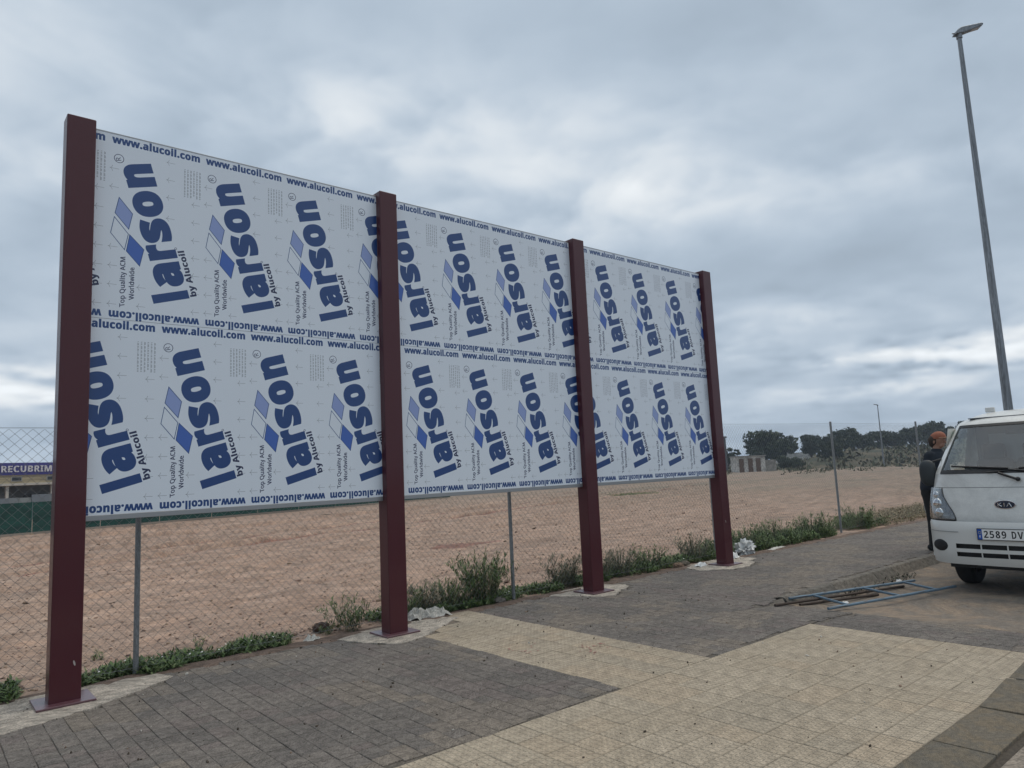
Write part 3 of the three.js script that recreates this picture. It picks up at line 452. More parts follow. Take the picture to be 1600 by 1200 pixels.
litter('foil_scrap', 'shiny crushed wrapper lying in the mud near the truck', 'wrapper', 8.6, 2.18, 0.14, 0.07, 0.05, 6, 45, 0.3, bagMat).position.y = -0.1;
litter('foil_scrap', 'small white wrapper under the blue frame', 'wrapper', 6.95, 2.28, 0.08, 0.06, 0.04, 5, 52, 0.3, bagMat).position.y = drop(6.95, 2.28) + 0.01;
function rock(name, label, x, z, r, c, sq = 0.7) { const g = new THREE.IcosahedronGeometry(r, 3), p = g.attributes.position; for (let i = 0; i < p.count; i++) { const X = p.getX(i) / r, Y = p.getY(i) / r, Z = p.getZ(i) / r, s = 0.85 + 0.3 * fbm3(X * 1.5 + x, Y * 1.5, Z * 1.5 + z, 3); p.setXYZ(i, p.getX(i) * s * 1.25, p.getY(i) * s * sq, p.getZ(i) * s); } g.computeVertexNormals(); const o = single(name, g, mat(c, 0.95, { map: rep(speck, 3), bumpMap: rep(gritBump, 4), bumpScale: 0.006 }), label, 'stone'); o.position.set(x, groundHere(x, z) + r * sq * 0.55, z); return o; }
rock('earth_clod', 'round brown earth clod left of the second post', 2.45, -0.93, 0.085, [0.22, 0.14, 0.105]);
rock('broken_concrete', 'pale broken concrete lump at the foot of the tall bush', 4.47, -0.56, 0.075, [0.36, 0.33, 0.29], 0.5);
rock('field_stone', 'pale orange stone left of the farthest post', 7.75, -0.5, 0.08, [0.42, 0.28, 0.19]);
rock('field_stone', 'dusty grey stone next to the pale orange stone', 7.98, -0.55, 0.075, [0.30, 0.26, 0.2]);
rock('earth_clod', 'brown clod among weeds under the first bay', 1.72, -0.86, 0.05, [0.2, 0.13, 0.1]);

// crumbs of soil, bark and grit lying about on the paving, and drips of red paint: nobody could count them
{
  const geo = new THREE.IcosahedronGeometry(1, 0), N = 520, im = new THREE.InstancedMesh(geo, mat([1, 1, 1], 0.95), N), M4 = new THREE.Matrix4(), Q = new THREE.Quaternion(), C = new THREE.Color();
  for (let i = 0; i < N; i++) {
    const edge = rnd() < 0.35, x = R(-0.4, edge ? 10 : 6.2), z = edge ? -0.3 + 0.5 * Math.pow(rnd(), 2) : R(0.1, x < 5.2 ? 4.3 : 1.7), s = 0.0025 + 0.0065 * Math.pow(rnd(), 2.5);
    Q.setFromEuler(new THREE.Euler(R(0, 3), R(0, 6.3), R(0, 3))); M4.compose(V(x, drop(x, z) + s * 0.45 + 0.001, z), Q, V(s * R(1, 2.2), s * 0.7, s * R(0.8, 1.4))); im.setMatrixAt(i, M4);
    const k = rnd(); C.setRGB(...(k < 0.7 ? [0.055, 0.042, 0.03] : k < 0.9 ? [0.2, 0.14, 0.1] : [0.5, 0.47, 0.42])); im.setColorAt(i, C);
  }
  im.name = 'grit'; im.userData = { label: 'dark crumbs of soil and grit scattered over the paving', category: 'grit', kind: 'stuff' }; scene.add(im);
  const drips = []; for (let i = 0; i < 46; i++) { const far = i < 26, p = far ? onLevel(R(905, 955), R(1005, 1024)) : onLevel(R(795, 850), R(1005, 1022)); drips.push(new THREE.CircleGeometry(R(0.003, 0.011), 7).rotateX(-Math.PI / 2).scale(R(0.7, 1.6), 1, 1).translate(p.x, 0.0045 + i * 0.00002, p.z)); }
  single('paint_drips', drips, mat([0.30, 0.13, 0.11], 0.7), 'faded red paint drips on the pale cross strip', 'paint drips', 'stuff');
}

// ------------------------------------------------------------------ blue frame and rusty bars on the ground
{
  const onFloor = (px, py, h = 0) => { let y = h; let p; for (let i = 0; i < 12; i++) { p = onLevel(px, py, y); y = drop(p.x, p.z) + h; } return p; };
  const blueTex = tex(256, 256, (u, v) => { const r = sstep(0.12, 0.25, tfbm(u, v, 6, 4, 91) + 0.4 * tfbm(u, v, 30, 3, 92)); return [mix(0.36, 0.34, r), mix(0.46, 0.31, r), mix(0.535, 0.29, r)]; }, true);
  const blue = mat([1, 1, 1], 0.55, { map: blueTex }), rust = mat([0.075, 0.05, 0.038], 0.85, { map: rep(speck, 3) });
  const tube = (a, b, r) => { const g = rod(a, b, r, 10); return g; };
  const fr = thing('blue_metal_frame', 'worn blue metal ladder frame lying across the kerb in front of the truck', 'metal frame');
  const r = 0.0145, P = (x, y, h = 0.05) => onFloor(x, y, h);
  const a0 = P(1233, 935, 0.03), a1 = P(1429, 907, 0.07), b0 = P(1294, 951, 0.03), b1 = P(1493, 916, 0.05);
  const la = (t) => a0.clone().lerp(a1, t), lb = (t) => b0.clone().lerp(b1, t);
  part('rail', tube(a0, a1, r), blue, fr); part('rail', tube(b0, b1, r), blue, fr);
  for (const [s, t] of [[0.17, 0.14], [0.56, 0.53], [0.9, 0.83]]) part('rung', tube(la(s), lb(t), r * 0.95), blue, fr);
  const bar1 = single('rusty_bar', tube(P(1211, 946, 0.014), P(1412, 916, 0.02), 0.014), rust, 'long rusty bar sticking out leftmost under the blue frame', 'metal bar');
  const bar2 = single('rusty_bar', tube(P(1250, 945, 0.014), P(1372, 929, 0.016), 0.014), rust, 'shorter rusty bar under the middle of the blue frame', 'metal bar');
  mat_weeds('dark sprigs of weed in the kerb corner under the blue frame', 7.1, 9.6, 1.98, 2.2, 900, 0.05, [[0.04, 0.04, 0.028], [0.05, 0.05, 0.03], [0.06, 0.05, 0.035], [0.035, 0.035, 0.025], [0.045, 0.05, 0.025]], 0.2).position.y = -0.11;
}

// ------------------------------------------------------------------ street lamps
function streetLamp(name, label, x, z, h, r, y0, turn, group) {
  const o = thing(name, label, 'street lamp', [x, y0, z], turn, group), m = mat([0.36, 0.39, 0.42], 0.5, { metalness: 0.35, map: rep(speck, 1) });
  part('pole', new THREE.CylinderGeometry(r * 0.45, r, h, 20).translate(0, h / 2, 0), m, o); part('base_flange', box(r * 4.4, 0.03, r * 4.4, 0, 0.015, 0), m, o);
  const head = part('lamp_head', (() => { const s = new THREE.Shape(); s.moveTo(-0.14, -0.02); s.quadraticCurveTo(-0.06, 0.1, 0.12, 0.13); s.lineTo(0.74, 0.10); s.quadraticCurveTo(0.82, 0.085, 0.76, 0.055); s.lineTo(0.5, 0.015); s.lineTo(0.12, -0.03); s.closePath(); return new THREE.ExtrudeGeometry(s, { depth: 0.2, bevelEnabled: true, bevelSize: 0.03, bevelThickness: 0.04, bevelSegments: 3, steps: 1 }).translate(0, 0, -0.1).rotateZ(0.2); })(), m, o); head.position.set(0, h, 0); head.scale.setScalar(h > 8 ? 0.62 : 1); head.scale.z *= 0.8;
  part('lens', box(0.36, 0.012, 0.22, 0, 0, 0, 0.004, 1).rotateZ(0.2 + 0.04).translate(0.52, 0.09, 0), mat([0.5, 0.52, 0.54], 0.25), head);
  part('collar', new THREE.CylinderGeometry(r * 0.62, r * 0.62, 0.16, 14).translate(0, h - 0.04, 0), m, o);
  for (const y of [0.05, 0.12]) part('clamp_screw', new THREE.CylinderGeometry(0.012, 0.012, 0.1, 6).rotateZ(Math.PI / 2).translate(-r * 0.62 - 0.03, h - 0.12 + y, 0), m, o);
  return o;
}
{ const p = at(1498, 52, 15); streetLamp('street_lamp', 'tall grey street lamp rising behind the white truck', p.x, p.z, p.y, 0.092, 0, -0.75, 'lamps'); }
{ const p = at(1371, 633, 95); streetLamp('street_lamp', 'thin distant street lamp before the pine trees', p.x, p.z, p.y + 0.35, 0.11, -0.35, 2.2, 'lamps'); }

// ------------------------------------------------------------------ distance on the right: bank, pines, shed
{
  const bankY = (x, z) => { const v = V(x, 0, z).sub(EYE), d = v.dot(F), s = v.dot(RT) / d * 1113.34 + 800; const t = sstep(96, 122, d), lift = 0.7 + 2.1 * sstep(1210, 1330, s) + 0.9 * sstep(1400, 1560, s); return -0.42 + t * lift + 0.35 * t * fbm2(x * 0.08, z * 0.08, 3); };
  const g = grid(40, 330, 170, -190, 40, 150, bankY); const p = g.attributes.position, col = new Float32Array(p.count * 3);
  for (let i = 0; i < p.count; i++) { const x = p.getX(i), z = p.getZ(i), k = fbm2(x * 0.12, z * 0.12, 4), q = fbm2(x * 0.4 + 9, z * 0.4, 3); const c = k + q * 0.5 > 0.12 ? [0.16, 0.13, 0.078] : k < -0.15 ? [0.07, 0.077, 0.042] : [0.10, 0.096, 0.055]; const b = 1 + 0.2 * q; col[3 * i] = c[0] * b; col[3 * i + 1] = c[1] * b; col[3 * i + 2] = c[2] * b; }
  g.setAttribute('color', new THREE.BufferAttribute(col, 3));
  { const idx = g.index.array, out = []; for (let i = 0; i < idx.length; i += 3) { const x = p.getX(idx[i]), z = p.getZ(idx[i]); const d = V(x, 0, z).sub(EYE).dot(F); if (d > 88) out.push(idx[i], idx[i + 1], idx[i + 2]); } g.setIndex(out); }
  const bank = single('grassy_bank', g, mat([1, 1, 1], 0.97, { vertexColors: true, map: rep(speck, 0.1) }), 'low overgrown bank at the far side of the field', 'bank', 'structure');
  // rough scrub on the bank and at the field edge: one mass
  const S = []; S.cols = [[0.085, 0.09, 0.048], [0.072, 0.08, 0.04], [0.14, 0.118, 0.07], [0.11, 0.102, 0.06], [0.06, 0.07, 0.037]];
  for (let i = 0; i < 15000; i++) { const px = R(1100, 1640), d = R(72, 132), q = at(px, 725, d); const k = fbm2(px * 0.012, d * 0.06, 3); if (px > 1140 && px < 1224 && d < 104 && d > 74) continue; if (k + R(-0.4, 0.4) < (d < 88 ? 0.28 : 0.0)) continue; const y = d > 88 ? bankY(q.x, q.z) : fieldY(q.x, q.z); const h = (d < 88 ? 0.28 : 0.75) * R(0.5, 1.2); S.push([q.x, y - 0.05, q.z, h, h * R(0.4, 0.8), R(0, 6.3), R(0.1, 0.9), R(0, 0.6), d < 88 ? Math.floor(R(0, 2)) : k > 0.3 ? (rnd() < 0.5 ? 0 : 4) : Math.floor(rnd() * 5)]); }
  single('scrub', bladeSet(S), leafMat, 'rough scrub and dry grass covering the far bank', 'scrub', 'stuff');

  function pine(label, px, base, top, width, d, shape = 0.62, seed = 1, name = 'pine_tree', dense = 1) {
    const k = d / 1113.34, foot = at(px, base, d), q = mulberry(seed * 77 + 5), r = (a, b) => a + (b - a) * q(); const y0 = bankY(foot.x, foot.z) - 0.1, H = at(px, top, d).y - y0, W = width * k / 2;
    const o = thing(name, label, 'tree', [foot.x, y0, foot.z], 0, 'pines on the bank'); const cy = H * (1 - shape / 2), ry = H * shape / 2;
    // lobes of the crown, each a clump of needle tufts
    const lobes = []; const nl = Math.round(16 * dense); for (let i = 0; i < nl; i++) { const a = r(0, 6.3), e = Math.pow(q(), 0.5), v = r(-0.75, 0.8), s = Math.sqrt(Math.max(0.05, 1 - v * v)); lobes.push([Math.cos(a) * e * s * W * 0.78, cy + v * ry * 0.75, Math.sin(a) * e * s * W * 0.78, W * r(0.26, 0.42)]); }
    const P = [], C = []; const cols = [[0.028, 0.044, 0.018], [0.038, 0.057, 0.023], [0.021, 0.034, 0.015], [0.048, 0.066, 0.028]];
    const n = Math.round(2600 * dense);
    for (let i = 0; i < n; i++) {
      const L = lobes[Math.floor(q() * lobes.length)]; const u = r(-1, 1), a = r(0, 6.3), s = Math.sqrt(1 - u * u), rr = L[3] * Math.pow(q(), 0.28) * r(0.9, 1.08); const x = L[0] + Math.cos(a) * s * rr, y = L[1] + u * rr * 0.72, z = L[2] + Math.sin(a) * s * rr; if (y > H * 1.02 || y < H * (1 - shape) * 0.9) continue;
      const t = W * r(0.035, 0.075) * (1 + 0.6 * (1 / Math.max(1, W))), c = cols[Math.floor(q() * 4)];
      for (let m = 0; m < 2; m++) { const A = [r(-1, 1), r(-1, 1), r(-1, 1)], B = [r(-1, 1), r(-1, 1), r(-1, 1)]; P.push(x - A[0] * t, y - A[1] * t, z - A[2] * t, x + A[0] * t, y + A[1] * t, z + A[2] * t, x + B[0] * t * 1.5, y + B[1] * t * 1.5, z + B[2] * t * 1.5); C.push(...c, ...c, ...c); }
    }
    const G = new THREE.BufferGeometry(); G.setAttribute('position', new THREE.BufferAttribute(new Float32Array(P), 3)); G.setAttribute('color', new THREE.BufferAttribute(new Float32Array(C), 3)); G.computeVertexNormals();
    part('crown', G, leafMat, o);
    const tr = [rod(V(0, -0.1, 0), V(W * 0.06, cy, W * 0.03), Math.max(0.1, W * 0.06), 8, Math.max(0.06, W * 0.035))]; for (let i = 0; i < Math.min(7, lobes.length); i++) { const L = lobes[i]; tr.push(rod(V(W * 0.04, cy - ry * 0.9, 0), V(L[0], L[1], L[2]), W * 0.03, 5, W * 0.012)); }
    part('trunk', tr, mat([0.07, 0.052, 0.04], 0.95), o);
  }
  pine('broad rounded pine standing alone left of the others', 1205, 716, 667, 84, 128, 0.94, 1, 'pine_tree', 1.5);
  pine('small round tree half hidden by the farthest billboard post', 1138, 722, 694, 26, 125, 0.94, 2);
  pine('little ragged tree just right of the farthest billboard post', 1152, 722, 697, 14, 125, 0.8, 3, 'pine_tree', 0.6);
  pine('leftmost pine of the long row, next to the gap', 1268, 716, 675, 44, 135, 0.94, 4);
  pine('pine with a high rounded top behind the fence post', 1314, 714, 668, 62, 140, 0.94, 5, 'pine_tree', 1.2);
  pine('low pine between the fence post and the distant lamp', 1348, 712, 677, 44, 140, 0.94, 6);
  pine('flat topped pine left of the distant lamp', 1372, 711, 671, 50, 145, 0.94, 7);
  pine('pine right behind the distant lamp', 1400, 709, 673, 46, 145, 0.94, 8);
  pine('pine with two humps right of the distant lamp', 1425, 708, 667, 50, 148, 0.94, 9);
  pine('tall pine left of the man with the cap', 1450, 706, 656, 46, 150, 0.94, 10);
  pine('tallest pine behind the man with the cap', 1478, 704, 655, 46, 150, 0.94, 11);
  pine('pine whose top shows above the truck roof edge', 1508, 702, 655, 46, 152, 0.94, 12);
  pine('pine behind the truck cab roof', 1545, 700, 657, 52, 152, 0.94, 13);
  pine('pine hidden by the truck at the right edge', 1590, 699, 655, 52, 155, 0.94, 14);
  pine('dark shrubby oak at the field edge behind the fence post', 1302, 727, 690, 44, 112, 0.95, 15, 'oak_shrub', 1.1);
  pine('low dark shrub left of the fence post by the shed', 1232, 730, 712, 44, 108, 0.97, 16, 'oak_shrub', 0.7);
  pine('small low shrub just above the white shed', 1183, 727, 705, 36, 118, 0.97, 17, 'oak_shrub', 0.6);
  pine('flat dark shrub far out in the field', 1365, 740.5, 735, 16, 74, 0.97, 18, 'oak_shrub', 0.3);
  pine('long flat shrub right of the flat dark shrub in the field', 1394, 740, 734.5, 30, 74, 0.97, 19, 'oak_shrub', 0.4);

  // white shed with brown doors
  const a = at(1153, 735, 100), b = at(1214, 733, 100), dir = b.clone().sub(a); dir.y = 0; const L = dir.length(); const sh = thing('shed', 'low white shed with three brown doors beyond the field', 'shed', [a.x, -0.4, a.z], Math.atan2(-dir.z, dir.x));
  const hgt = at(1180, 713, 100).y + 0.4, white = concrete([0.78, 0.75, 0.69], 0.3), brown = mat([0.12, 0.075, 0.05], 0.85);
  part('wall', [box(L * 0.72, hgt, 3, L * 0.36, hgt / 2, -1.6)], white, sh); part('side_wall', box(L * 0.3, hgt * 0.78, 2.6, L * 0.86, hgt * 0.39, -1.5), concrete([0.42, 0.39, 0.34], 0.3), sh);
  for (const x of [0.07, 0.30, 0.50]) { const dr = part('door', box(L * 0.12, hgt * 0.9, 0.1, L * (x + 0.04), hgt * 0.45, -0.07), brown, sh); part('handle', box(0.05, 0.2, 0.06, L * (x + 0.08), hgt * 0.45, -0.01), mat([0.3, 0.3, 0.3], 0.5), dr); }
  part('roof', box(L * 0.76, 0.14, 3.4, L * 0.36, hgt + 0.07, -1.6), concrete([0.45, 0.43, 0.4], 0.3), sh);
  const dp = at(1133, 706, 110); const ut = thing('utility_post', 'short dark post beside the small round tree', 'post', [dp.x, -0.4, dp.z]); const uh = at(1133, 683, 110).y + 0.4; part('shaft', new THREE.CylinderGeometry(0.22, 0.26, uh, 10).translate(0, uh / 2, 0), mat([0.09, 0.09, 0.095], 0.8), ut); part('head', box(0.9, 0.25, 0.4, 0, uh, 0), mat([0.09, 0.09, 0.095], 0.8), ut);
  const wl = (label, px, py, d, w, h) => { const q = at(px, py, d); const o = thing('white_hut', label, 'hut', [q.x, q.y - h, q.z], -YAW); part('wall', box(w, h, 2, 0, h / 2, 0), white, o); part('roof', box(w * 1.05, 0.1, 2.2, 0, h + 0.05, 0), white, o); };
  wl('tiny white roof showing on the bank left of the distant lamp', 1348, 701.5, 128, 2.2, 2.4); wl('tiny white building seen through the gap in the trees', 1245, 708, 170, 7, 3.2);
}

// ------------------------------------------------------------------ distance on the left: green screen and workshop
{
  const dir = V(18.5, 0, -5.1).normalize(), o0 = V(1.9, -0.06, -26.6), turn = Math.atan2(-dir.z, dir.x);
  const gf = thing('green_screen_fence', 'dark green screen fence along the far left edge of the field', 'fence', [o0.x, o0.y, o0.z], turn);
  const gm = mat([0.012, 0.085, 0.068], 0.8, { map: rep(speck, 0.4) }), gp = mat([0.02, 0.10, 0.08], 0.7);
  for (let x = -24; x < 25; x += 2.5) { part('screen_panel', box(2.42, 1.16, 0.03, x + 1.25, 0.66, 0, 0.004, 1), gm, gf); part('fence_post', new THREE.CylinderGeometry(0.03, 0.03, 1.3, 8).translate(x, 0.6, -0.03), gp, gf); }
  part('footing', box(49, 0.22, 0.2, 0.5, 0.0, 0.02), concrete([0.42, 0.36, 0.3], 0.4), gf);
  const p = at(0, 757, 45), b = thing('workshop', 'cream workshop with a purple sign board left of the nearest post', 'building', [p.x, -0.4, p.z], turn);
  const Y = (py) => at(0, py, 45).y + 0.4, cream = mat([0.55, 0.46, 0.30], 0.9, { map: rep(speck, 0.3) }), pale = mat([0.5, 0.46, 0.4], 0.9), dark = mat([0.03, 0.035, 0.04], 0.4), grey = mat([0.17, 0.19, 0.2], 0.8), violet = mat([0.055, 0.05, 0.21], 0.6);
  const y0 = Y(757), y1 = Y(743), y2 = Y(723.5);
  part('wall', box(34, y1 - y0 + 0.05, 0.3, -4, (y0 + y1) / 2, 0), cream, b); part('back_wall', box(34, y0 + 0.1, 0.3, -4, y0 / 2, -3.0), grey, b); part('roof', box(34, 0.2, 9, -4, y2 - 0.1, -4.6), pale, b); part('canopy', box(34, 0.14, 3.6, -4, y0 - 0.04, -1.3), pale, b);
  const sign = part('sign_board', box(34, y2 - y1, 0.25, -4, (y1 + y2) / 2, 0.08), violet, b);
  const font = await new FontLoader().loadAsync('fonts/droid/droid_sans_bold.typeface.json'); const tg = new TextGeometry('RECUBRIM', { font, size: 0.40, depth: 0.05, curveSegments: 4 }); tg.computeBoundingBox(); const tw = tg.boundingBox.max.x; const want = 2.95; tg.scale(want / tw, 1, 1); tg.translate(-0.10, (y1 + y2) / 2 - 0.2, 0.21); part('lettering', tg, mat([0.62, 0.6, 0.62], 0.7), sign);
  for (let i = -9; i < 6; i++) { const x = 0.85 + i * 2.05; const w = part('window', box(0.62, 0.3, 0.08, x, y0 + 0.31, 0.14), mat([0.3, 0.29, 0.27], 0.6), b); part('pane', box(0.52, 0.21, 0.04, x, y0 + 0.31, 0.17), dark, w); }
  for (let i = -9; i < 6; i++) part('pillar', box(0.16, y0, 0.16, 2.9 + i * 2.6, y0 / 2, 0.25), pale, b);
  for (let i = -6; i < 5; i++) { const d = part('shutter', box(1.5, 1.9, 0.08, 0.6 + i * 2.6, 0.95, -2.8), i % 2 ? dark : mat([0.24, 0.25, 0.26], 0.7), b); }
  const st = thing('stacked_boards', 'grey stacked boards standing behind the green screen', 'boards', [p.x + 1.2, -0.4, p.z + 3.2], turn); for (let i = 0; i < 6; i++) part('board', box(R(0.5, 1.1), R(1.5, 2.05), 0.06, -1.6 + i * 0.75, 0.85, R(-0.3, 0.3)).translate(0, 0.1, 0), mat([0.16 + 0.03 * (i % 3), 0.18 + 0.03 * (i % 3), 0.2 + 0.02 * (i % 3)], 0.8), st);
}

// ------------------------------------------------------------------ the truck
{
  const white = phys([0.74, 0.74, 0.73], 0.38, { clearcoat: 0.6, clearcoatRoughness: 0.12, map: tex(256, 256, (u, v) => { const k = 0.95 + tfbm(u, v, 6, 4, 99) * 0.06 + tfbm(u, v, 50, 2, 98) * 0.04; return [k, k, k * 0.985]; }, true) });
  const black = mat([0.012, 0.012, 0.013], 0.55), rubber = mat([0.02, 0.02, 0.021], 0.9, { bumpMap: rep(gritBump, 2), bumpScale: 0.003 }), steel = mat([0.35, 0.35, 0.36], 0.4, { metalness: 0.8 }), chrome = mat([0.75, 0.76, 0.78], 0.12, { metalness: 1 });
  const glass = phys([0.86, 0.93, 0.92], 0.03, { transmission: 1, thickness: 0, ior: 2.0 }), darkPlastic = mat([0.035, 0.042, 0.045], 0.6), fabric = mat([0.05, 0.052, 0.058], 0.95);
  const t = thing('truck', 'white light truck with blue edged number plate at the right edge', 'truck', [8.2, drop(9, 3) + 0.004, 3.5], 0);
  // local frame: x backwards from the nose, y up from the road, z sideways (negative is the pavement side)
  const hw = (y) => -0.16 * Math.pow(clamp((y - 1.88) / 0.15), 2) + (y < 0.98 ? mix(0.80, 0.83, sstep(0.3, 0.95, y)) : mix(0.83, 0.655, Math.pow((y - 0.98) / 1.03, 1.25)));
  const nose = (y) => y < 0.86 ? mix(0.0, 0.035, sstep(0.4, 0.86, y)) : y < 1.33 ? 0.035 + 0.12 * (y - 0.86) / 0.47 : y < 1.9 ? 0.155 + 0.52 * (y - 1.33) / 0.57 + 0.06 * Math.pow((y - 1.33) / 0.57, 2) : 0.735 + 0.35 * Math.pow((y - 1.9) / 0.13, 1.4);
  const cab = (s, y, off = 0) => { const a = Math.abs(s), z = s * hw(y), c = 0.055 * a * a + 0.24 * Math.pow(a, 7); return V(nose(y) + c - off, y, z * (1 + off * 0.0)); };
  function patch(s0, s1, ya, yb, off, nu = 16, nv = 10) { // piece of the cab's front skin; s0, s1 are functions of height
    const P = [], I = [], UVs = []; for (let j = 0; j <= nv; j++) for (let i = 0; i <= nu; i++) { const y = mix(ya, yb, j / nv), s = mix(s0(y), s1(y), i / nu), e = 1e-3, p = cab(s, y), du = cab(s + e, y).sub(cab(s - e, y)), dv = cab(s, y + e).sub(cab(s, y - e)), n = dv.cross(du).normalize(); if (n.x > 0) n.negate(); p.addScaledVector(n, off); P.push(p.x, p.y, p.z); UVs.push(p.z, p.y); }
    for (let j = 0; j < nv; j++) for (let i = 0; i < nu; i++) { const a = j * (nu + 1) + i, b = a + 1, c = a + nu + 1, d = c + 1; I.push(a, b, d, a, d, c); }
    const g = new THREE.BufferGeometry(); g.setAttribute('position', new THREE.BufferAttribute(new Float32Array(P), 3)); g.setAttribute('uv', new THREE.BufferAttribute(new Float32Array(UVs), 2)); g.setIndex(I); g.computeVertexNormals(); return plain(g);
  }
  const k = (v) => () => v, one = k(1), mone = k(-1);
  const WS0 = 1.32, WS1 = 1.885, wsE = (y) => mix(0.86, 0.87, (y - WS0) / (WS1 - WS0));
  // body skin: lower nose, pillars, header and roof, flanks
  const flank = (sg, list) => { // side skin as strips between heights, from the front corner back to 1.55
    const out = []; for (const [ya, yb, xa, xb, nv] of list) { const P = [], I = []; for (let j = 0; j <= nv; j++) for (let i = 0; i <= 6; i++) { const y = mix(ya, yb, j / nv), c = cab(sg, y), x = mix(Math.max(c.x, xa(y)), xb, i / 6); P.push(x, y, c.z); } for (let j = 0; j < nv; j++) for (let i = 0; i < 6; i++) { const a = j * 7 + i, b = a + 1, c = a + 7, d = c + 1; I.push(a, b, d, a, d, c); } const g = new THREE.BufferGeometry(); g.setAttribute('position', new THREE.BufferAttribute(new Float32Array(P), 3)); g.setIndex(I); g.computeVertexNormals(); out.push(plain(g)); } return out;
  };
  const NO = () => -9, REAR = 1.62;
  const roofSkin = (() => { const P = [], I = [], nu = 20, nv = 6; for (let j = 0; j <= nv; j++) for (let i = 0; i <= nu; i++) { const q = mix(-1, 1, i / nu), a = cab(q, 2.03), v = j / nv; P.push(mix(a.x, REAR + 0.025, v), 2.03 + 0.03 * (1 - q * q) * Math.sin(Math.min(1, v * 2.2) * Math.PI / 2) - 0.02 * v * v, a.z); } for (let j = 0; j < nv; j++) for (let i = 0; i < nu; i++) { const a = j * (nu + 1) + i, b = a + 1, c = a + nu + 1, d = c + 1; I.push(a, b, d, a, d, c); } const g = new THREE.BufferGeometry(); g.setAttribute('position', new THREE.BufferAttribute(new Float32Array(P), 3)); g.setIndex(I); g.computeVertexNormals(); return plain(g); })();
  const rearSkin = (() => { const sh = new THREE.Shape(); const ys = []; for (let y = 0.42; y <= 2.031; y += 0.07) ys.push(y); ys.forEach((y, i) => i ? sh.lineTo(hw(y), y) : sh.moveTo(hw(y), y)); ys.reverse().forEach((y) => sh.lineTo(-hw(y), y)); sh.closePath(); return new THREE.ExtrudeGeometry(sh, { depth: 0.03, bevelEnabled: false }).rotateY(Math.PI / 2).translate(REAR - 0.005, 0, 0); })();
  const pill = [patch(mone, (y) => -wsE(y), WS0, WS1, 0, 4, 10), patch(wsE, one, WS0, WS1, 0, 4, 10)];
  part('body', [patch(mone, one, 0.66, 1.165, 0, 40, 14), ...pill, patch(mone, one, WS1, 2.03, 0, 30, 6),
    ...[-1, 1].flatMap((s) => flank(s, [[0.42, 1.33, NO, REAR, 10], [1.33, 1.86, (y) => 0, 0.30 + 0.42, 6], [1.33, 1.86, () => 1.42, REAR, 6], [1.86, 2.03, NO, REAR, 4]])),
    roofSkin, rearSkin], white, t);
  part('windscreen_panel', patch(mone, one, 1.17, WS0, 0.0, 40, 4), white, t);
  part('panel_seam', patch(k(-0.985), k(0.985), 1.1645, 1.1705, -0.006, 40, 1), black, t);
  const ws = part('windscreen', patch((y) => -wsE(y) + 0.012, (y) => wsE(y) - 0.012, WS0 + 0.03, WS1 - 0.015, 0.0, 30, 12), glass, t);
  const surround = [patch((y) => -wsE(y), (y) => wsE(y), WS0, WS0 + 0.045, 0.004, 30, 2), patch((y) => -wsE(y), (y) => wsE(y), WS1 - 0.03, WS1, 0.004, 30, 2), patch((y) => -wsE(y), (y) => -wsE(y) + 0.03, WS0, WS1, 0.004, 2, 10), patch((y) => wsE(y) - 0.03, wsE, WS0, WS1, 0.004, 2, 10)];
  part('windscreen_seal', surround, black, ws);
  for (const [z0, z1, y1] of [[0.34, -0.44, 1.365], [-0.16, 0.62, 1.375]]) { const a = cab(z0 / hw(1.33), 1.33), b = cab(z1 / hw(1.38), 1.40); a.x -= 0.03; b.x -= 0.022; part('wiper', [rod(a, b, 0.009, 6), rod(b.clone().lerp(a, -0.12), b.clone().lerp(a, 0.62).add(V(-0.004, 0.014, 0)), 0.011, 6)], black, t); }
  part('wiper_pivot', [rod(cab(-0.06, 1.325, 0.03), cab(0.16, 1.255, 0.035), 0.014, 8), new THREE.SphereGeometry(0.024, 10, 8).translate(...cab(0.17, 1.255, 0.03).toArray())], black, t);
  for (const s of [-1, 1]) { const g = [], P = [V(0.74, 1.36, s * hw(1.36)), V(1.40, 1.36, s * hw(1.36)), V(1.40, 1.83, s * hw(1.83)), V(0.86, 1.83, s * hw(1.83))]; const q = new THREE.BufferGeometry().setFromPoints([P[0], P[1], P[2], P[0], P[2], P[3]]); q.computeVertexNormals(); const w = part('side_window', q, glass, t); const dr = part('door_seam', [rod(V(0.62, 0.6, s * (hw(0.6) + 0.001)), V(0.62, 1.33, s * (hw(1.33) + 0.001)), 0.004, 4), rod(V(1.45, 0.6, s * (hw(0.6) + 0.001)), V(1.45, 1.33, s * (hw(1.33) + 0.001)), 0.004, 4)], black, t); part('door_handle', box(0.16, 0.035, 0.03, 1.3, 1.12, s * (hw(1.12) + 0.012), 0.01, 2), darkPlastic, t); }
  part('rear_window', box(0.012, 0.36, 1.0, REAR - 0.078, 1.6, 0), mat([0.3, 0.33, 0.36], 0.15), t);
  // headlamps wrap the corners: clear cover, chrome bowls
  for (const s of [-1, 1]) {
    const inner = (y) => s * mix(0.60, 0.80, sstep(0.81, 1.165, y)), outer = () => s * 0.995; const f = (a, b, ya, yb, off, nu, nv) => s < 0 ? patch(b, a, ya, yb, off, nu, nv) : patch(a, b, ya, yb, off, nu, nv);
    const h = part('headlamp', f(inner, outer, 0.815, 1.155, 0.003, 12, 10), mat([0.34, 0.35, 0.36], 0.25, { metalness: 0.7 }), t); h.userData.label = s < 0 ? 'clear headlamp on the pavement side' : 'clear headlamp on the road side';
